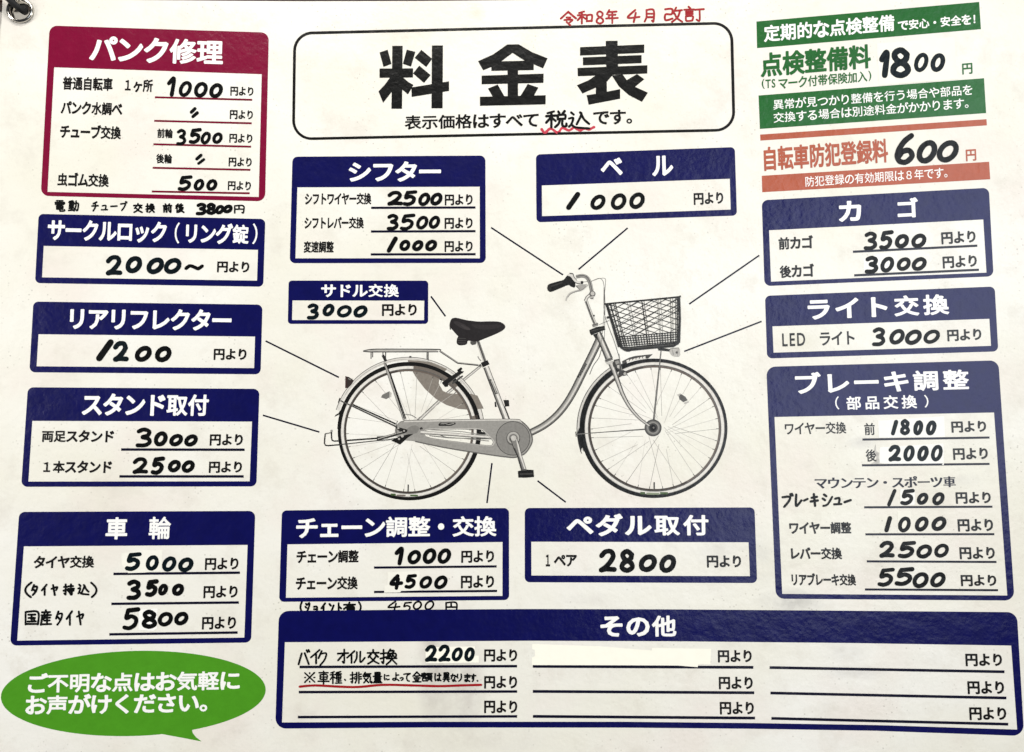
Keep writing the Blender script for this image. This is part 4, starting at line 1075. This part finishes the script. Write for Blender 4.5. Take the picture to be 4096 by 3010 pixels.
# seat
a = Art()
a.tube(b4(252, 285, 290, 390, 325, 490), 13.5, (60, 130, 70, 90, 225, 130)); a.done('seat_post')
a = Art(); a.poly(b4(283, 486, 345, 462, 363, 500, 300, 530), g8(28)); a.poly(b4(262, 505, 285, 498, 290, 520, 265, 525), g8(90)); a.band(b4(255, 428, 268, 452, 285, 470), 4, g8(150)); a.done('seat_clamp')
a = Art()
sd = smooth(b2(1455, 170, 1475, 108, 1510, 90, 1560, 95, 1640, 115, 1780, 132, 1900, 130, 2010, 134, 2066, 160, 2083, 195, 2050, 235, 1960, 280, 1850, 325, 1760, 358, 1690, 350, 1660, 352, 1645, 390, 1570, 400, 1537, 375, 1540, 325, 1552, 300, 1535, 280, 1500, 240, 1470, 205), 4, True)
a.poly(sd, rgb(38, 35, 36)); a.poly(smooth(b2(1500, 140, 1540, 130, 1620, 165, 1690, 215, 1640, 225, 1560, 190), 4, True), rgb(54, 50, 51)); a.poly(smooth(b2(1700, 165, 1850, 170, 2000, 165, 2040, 185, 1950, 215, 1800, 220), 4, True), rgb(48, 44, 45))
a.poly(smooth(b2(1580, 170, 1640, 190, 1690, 225, 1640, 222), 3, True), rgb(64, 60, 60))
for y in (320, 345, 370): a.band(b2(1545, y, 1640, y + 4), 2.4, g8(72))
a.poly(b2(1690, 352, 1760, 360, 1750, 390, 1710, 398, 1690, 380), g8(80)); a.poly(b2(1455, 175, 1470, 205, 1475, 225, 1458, 222), g8(80)); a.done('saddle')
a = Art(); a.poly(b4(490, 828, 540, 828, 545, 885, 505, 890), g8(34)); a.poly(b4(408, 848, 420, 842, 430, 890, 412, 894), g8(34)); a.band(b4(500, 885, 545, 1000), 4, g8(50)); a.done('lock_bracket')
a = Art(); a.poly(b4(358, 640, 378, 636, 440, 770, 415, 776), g8(70)); a.band(b4(376, 648, 400, 700, 425, 765), 3, g8(190)); a.done('frame_badge')
# handlebar, stem, cables
a = Art()
for pts, w, c in (((600, 228, 720, 213, 800, 186, 880, 178, 900, 215, 886, 400, 880, 600, 862, 860, 836, 1060), 2.0, 110), ((700, 225, 800, 182, 850, 195, 878, 270, 892, 480, 890, 700, 884, 985), 2.0, 95), ((880, 300, 882, 620, 930, 790, 1010, 1000, 1080, 1225, 1108, 1390), 2.2, 90),
                  ((815, 790, 950, 735), 1.8, 120), ((848, 1110, 810, 1230, 740, 1330, 690, 1450), 3.0, 90)):
    a.band(smooth(b5(*pts), 5), w, g8(c))
a.done('brake_cable')
a = Art()
a.tube(b5(770, 800, 715, 670, 645, 480), 12.5, (70, 120, 60, 200, 215, 90)); a.tube(b5(632, 480, 655, 430, 700, 392), 12, (70, 140, 225, 215, 150, 80)); a.poly(b5(720, 790, 795, 765, 806, 800, 735, 828), g8(140)); a.band(b5(725, 800, 800, 778), 2.5, g8(50))
a.poly(disc(*b5(745, 672), 4, n=8), g8(60)); a.done('handlebar_stem')
a = Art()
a.tube(smooth(b5(728, 400, 712, 320, 690, 230, 650, 165, 590, 145, 510, 158), 5), 14, (60, 150, 130, 70, 190, 80)); a.poly(disc(*b5(725, 385), 12.5, n=20), g8(96)); a.poly(disc(*b5(728, 380), 8, n=16), g8(190)); a.poly(b5(690, 420, 745, 410, 738, 455, 700, 450), g8(120)); a.band(b5(695, 430, 742, 424), 3, g8(215)); a.done('handlebar')
a = Art()
a.band(smooth(b5(660, 262, 590, 325, 520, 345, 440, 372, 395, 420, 375, 475), 5), [9, 5], g8(186)); a.band(smooth(b5(640, 285, 580, 335, 515, 352, 440, 385, 400, 430), 5), 1.8, g8(80)); a.poly(b5(510, 270, 650, 255, 600, 320, 560, 335), g8(160)); a.band(b5(510, 280, 560, 330), 2, g8(70)); a.done('brake_lever')
a = Art()
a.poly(smooth(b5(135, 290, 150, 258, 250, 225, 345, 198, 385, 150, 430, 140, 470, 200, 500, 250, 490, 300, 440, 285, 405, 268, 300, 310, 180, 358, 148, 340), 3, True), g8(26)); a.band(b5(180, 285, 330, 235), 5, g8(56)); a.poly(disc(*b5(155, 305), 8, 14, n=14), g8(44)); a.done('grip')
a = Art()
a.poly(smooth(b5(392, 140, 440, 110, 480, 148, 500, 190, 540, 212, 598, 215, 602, 250, 540, 248, 485, 222, 440, 160), 3, True), g8(212)); a.band(smooth(b5(425, 118, 470, 125, 485, 165, 520, 205), 4), 2.4, g8(50)); a.band(smooth(b5(440, 165, 490, 228, 545, 250, 600, 252), 4), 2.4, g8(60)); a.poly(disc(*b5(588, 232), 6, n=10), g8(40)); a.band(b5(425, 112, 470, 118), 4, g8(90)); a.done('shifter')
a = Art()
a.poly(b5(685, 862, 780, 822, 880, 808, 897, 858, 770, 905, 712, 932, 695, 905), g8(28)); a.poly(b5(735, 925, 800, 900, 770, 982), g8(34)); a.band(b5(700, 880, 880, 835), 3, g8(66)); a.done('head_lock')
# headlight
a = Art()
a.poly(b5(1588, 1108, 1660, 1098, 1770, 1120, 1760, 1150, 1640, 1135, 1600, 1135), g8(44)); a.poly(smooth(b5(1745, 1135, 1790, 1098, 1872, 1100, 1886, 1160, 1870, 1216, 1790, 1206, 1755, 1175), 3, True), g8(188)); a.poly(disc(*b5(1840, 1160), 5, n=10), g8(90)); a.band(b5(1780, 1120, 1800, 1195), 2, g8(130)); a.band(b5(1860, 1105, 1850, 1210), 2, g8(140)); a.band(b5(1750, 1110, 1870, 1098), 2.5, g8(110)); a.done('headlight')
# basket
a = Art()
q0, q1, q2, q3 = b5(935, 520), b5(1870, 432), b5(1862, 1025), b5(1100, 1085)
def Q(u, v): 
    t = Vector(q0) * (1 - u) + Vector(q1) * u; b = Vector(q3) * (1 - u) + Vector(q2) * u
    return tuple(t * (1 - v) + b * v)
VS = 0.77
def diag(u0, u1, w, c):
    lo, hi = 0.0, 1.0
    if u1 != u0:
        ta, tb = (0 - u0) / (u1 - u0), (1 - u0) / (u1 - u0)
        lo, hi = max(0, min(ta, tb)), min(1, max(ta, tb))
    if hi > lo: a.geo(bar(Q(u0 + (u1 - u0) * lo, VS * lo), Q(u0 + (u1 - u0) * hi, VS * hi), w), g8(c))
for k in range(-6, 8):
    s = k * 0.195
    diag(s, s + 1.25, 2.9, 40); diag(s + 0.05, s - 1.10, 2.9, 38)
for k in range(0, 7): diag(k * 0.29 + 0.12, k * 0.29 - 0.90, 1.4, 90)
for u, w, c in ((0.03, 5, 44), (0.075, 3, 60), (0.10, 3, 60), (0.27, 1.6, 100), (0.305, 1.4, 120), (0.475, 3.6, 44), (0.505, 2, 80), (0.69, 1.4, 110), (0.71, 1.4, 110), (0.74, 1.4, 120), (0.88, 2.2, 80), (0.91, 1.8, 90), (0.955, 3, 60), (0.98, 4, 48)):
    a.geo(bar(Q(u, 0), Q(u, 1), w), g8(c))
for k in range(22): a.geo(bar(Q(0.02 + k * 0.0445, VS), Q(0.02 + k * 0.0445, 1), 3.6), g8(42))
for k in range(5): a.geo(bar(Q(0, VS + 0.052 * k), Q(1, VS + 0.052 * k), 3.2 if k else 3.6), g8(40))
a.done('basket_mesh')
a = Art()
a.band(b5(885, 518, 1400, 470, 1870, 425, 1893, 414), [6, 7], g8(38)); a.band(b5(915, 520, 1000, 800, 1085, 1085), [10, 13], g8(40)); a.band(b5(1872, 432, 1880, 720, 1868, 1030), [9, 11], g8(44))
a.poly(b5(1075, 1060, 1110, 1055, 1130, 1085, 1230, 1082, 1500, 1055, 1780, 1028, 1850, 1005, 1882, 1000, 1870, 1045, 1800, 1088, 1500, 1112, 1240, 1138, 1215, 1148, 1180, 1148, 1140, 1132, 1090, 1095), g8(42)); a.band(b5(1140, 1108, 1500, 1082, 1800, 1055), 3, g8(78))
a.poly(b5(912, 685, 948, 678, 955, 708, 918, 712), g8(50)); a.done('basket_rim')
# maker's lettering along the down tube
class _Tube: pass
txt = typeset('Panasonic', 0.012)
bx = max(v[0] for v in txt[0]); by0 = min(v[1] for v in txt[0]); by1 = max(v[1] for v in txt[0])
p0, p1 = Vector(b5(552, 1492)), Vector(b5(655, 1310))
d = (p1 - p0); nn = Vector((-d.y, d.x)).normalized()
tv = [tuple(p0 + d * (v[0] / bx) + nn * ((v[1] - by1) / (by1 - by0) * 10.5 + 1)) for v in txt[0]]
flat('frame_lettering', (tv, txt[1]), M['black'], bike, 0.00003 + 90 * 3e-6)

bpy.data.objects.remove(_to); bpy.data.curves.remove(_tc)

# ================================================================== the cord through the eyelet
def cord():
    pts = [S(-95, -170, 0.010), S(-40, -85, 0.0085), S(20, -18, 0.0070), S(58, 18, 0.0048), S(88, 42, 0.0012), S(100, 48, -0.005), S(98, 30, -0.0085), S(90, -12, -0.0095), S(60, -60, -0.008)]
    cv = smooth([tuple(p) for p in pts], 8)
    r = 0.0019; n = 12
    bm = bmesh.new(); rings = []
    up = Vector((0.3, 1, 0.2))
    for i, p in enumerate(cv):
        p = Vector(p); t = (Vector(cv[min(i + 1, len(cv) - 1)]) - Vector(cv[max(i - 1, 0)])).normalized()
        s = t.cross(up).normalized(); u = s.cross(t); up = u
        rings.append([bm.verts.new(p + s * r * math.cos(6.283185 * k / n) + u * r * math.sin(6.283185 * k / n)) for k in range(n)])
    for a, b in zip(rings, rings[1:]):
        for k in range(n): bm.faces.new((a[k], a[(k + 1) % n], b[(k + 1) % n], b[k]))
    bm.faces.new(rings[0]); bm.faces.new(rings[-1])
    bmesh.ops.recalc_face_normals(bm, faces=bm.faces[:])
    for f in bm.faces: f.smooth = True
    me = bpy.data.meshes.new('hanging_cord'); bm.to_mesh(me); bm.free()
    o = link('hanging_cord', me, M['cord'])
    o['label'] = 'black cord threaded through the metal eyelet at the upper left poster corner'
    o['category'] = 'cord'
cord()
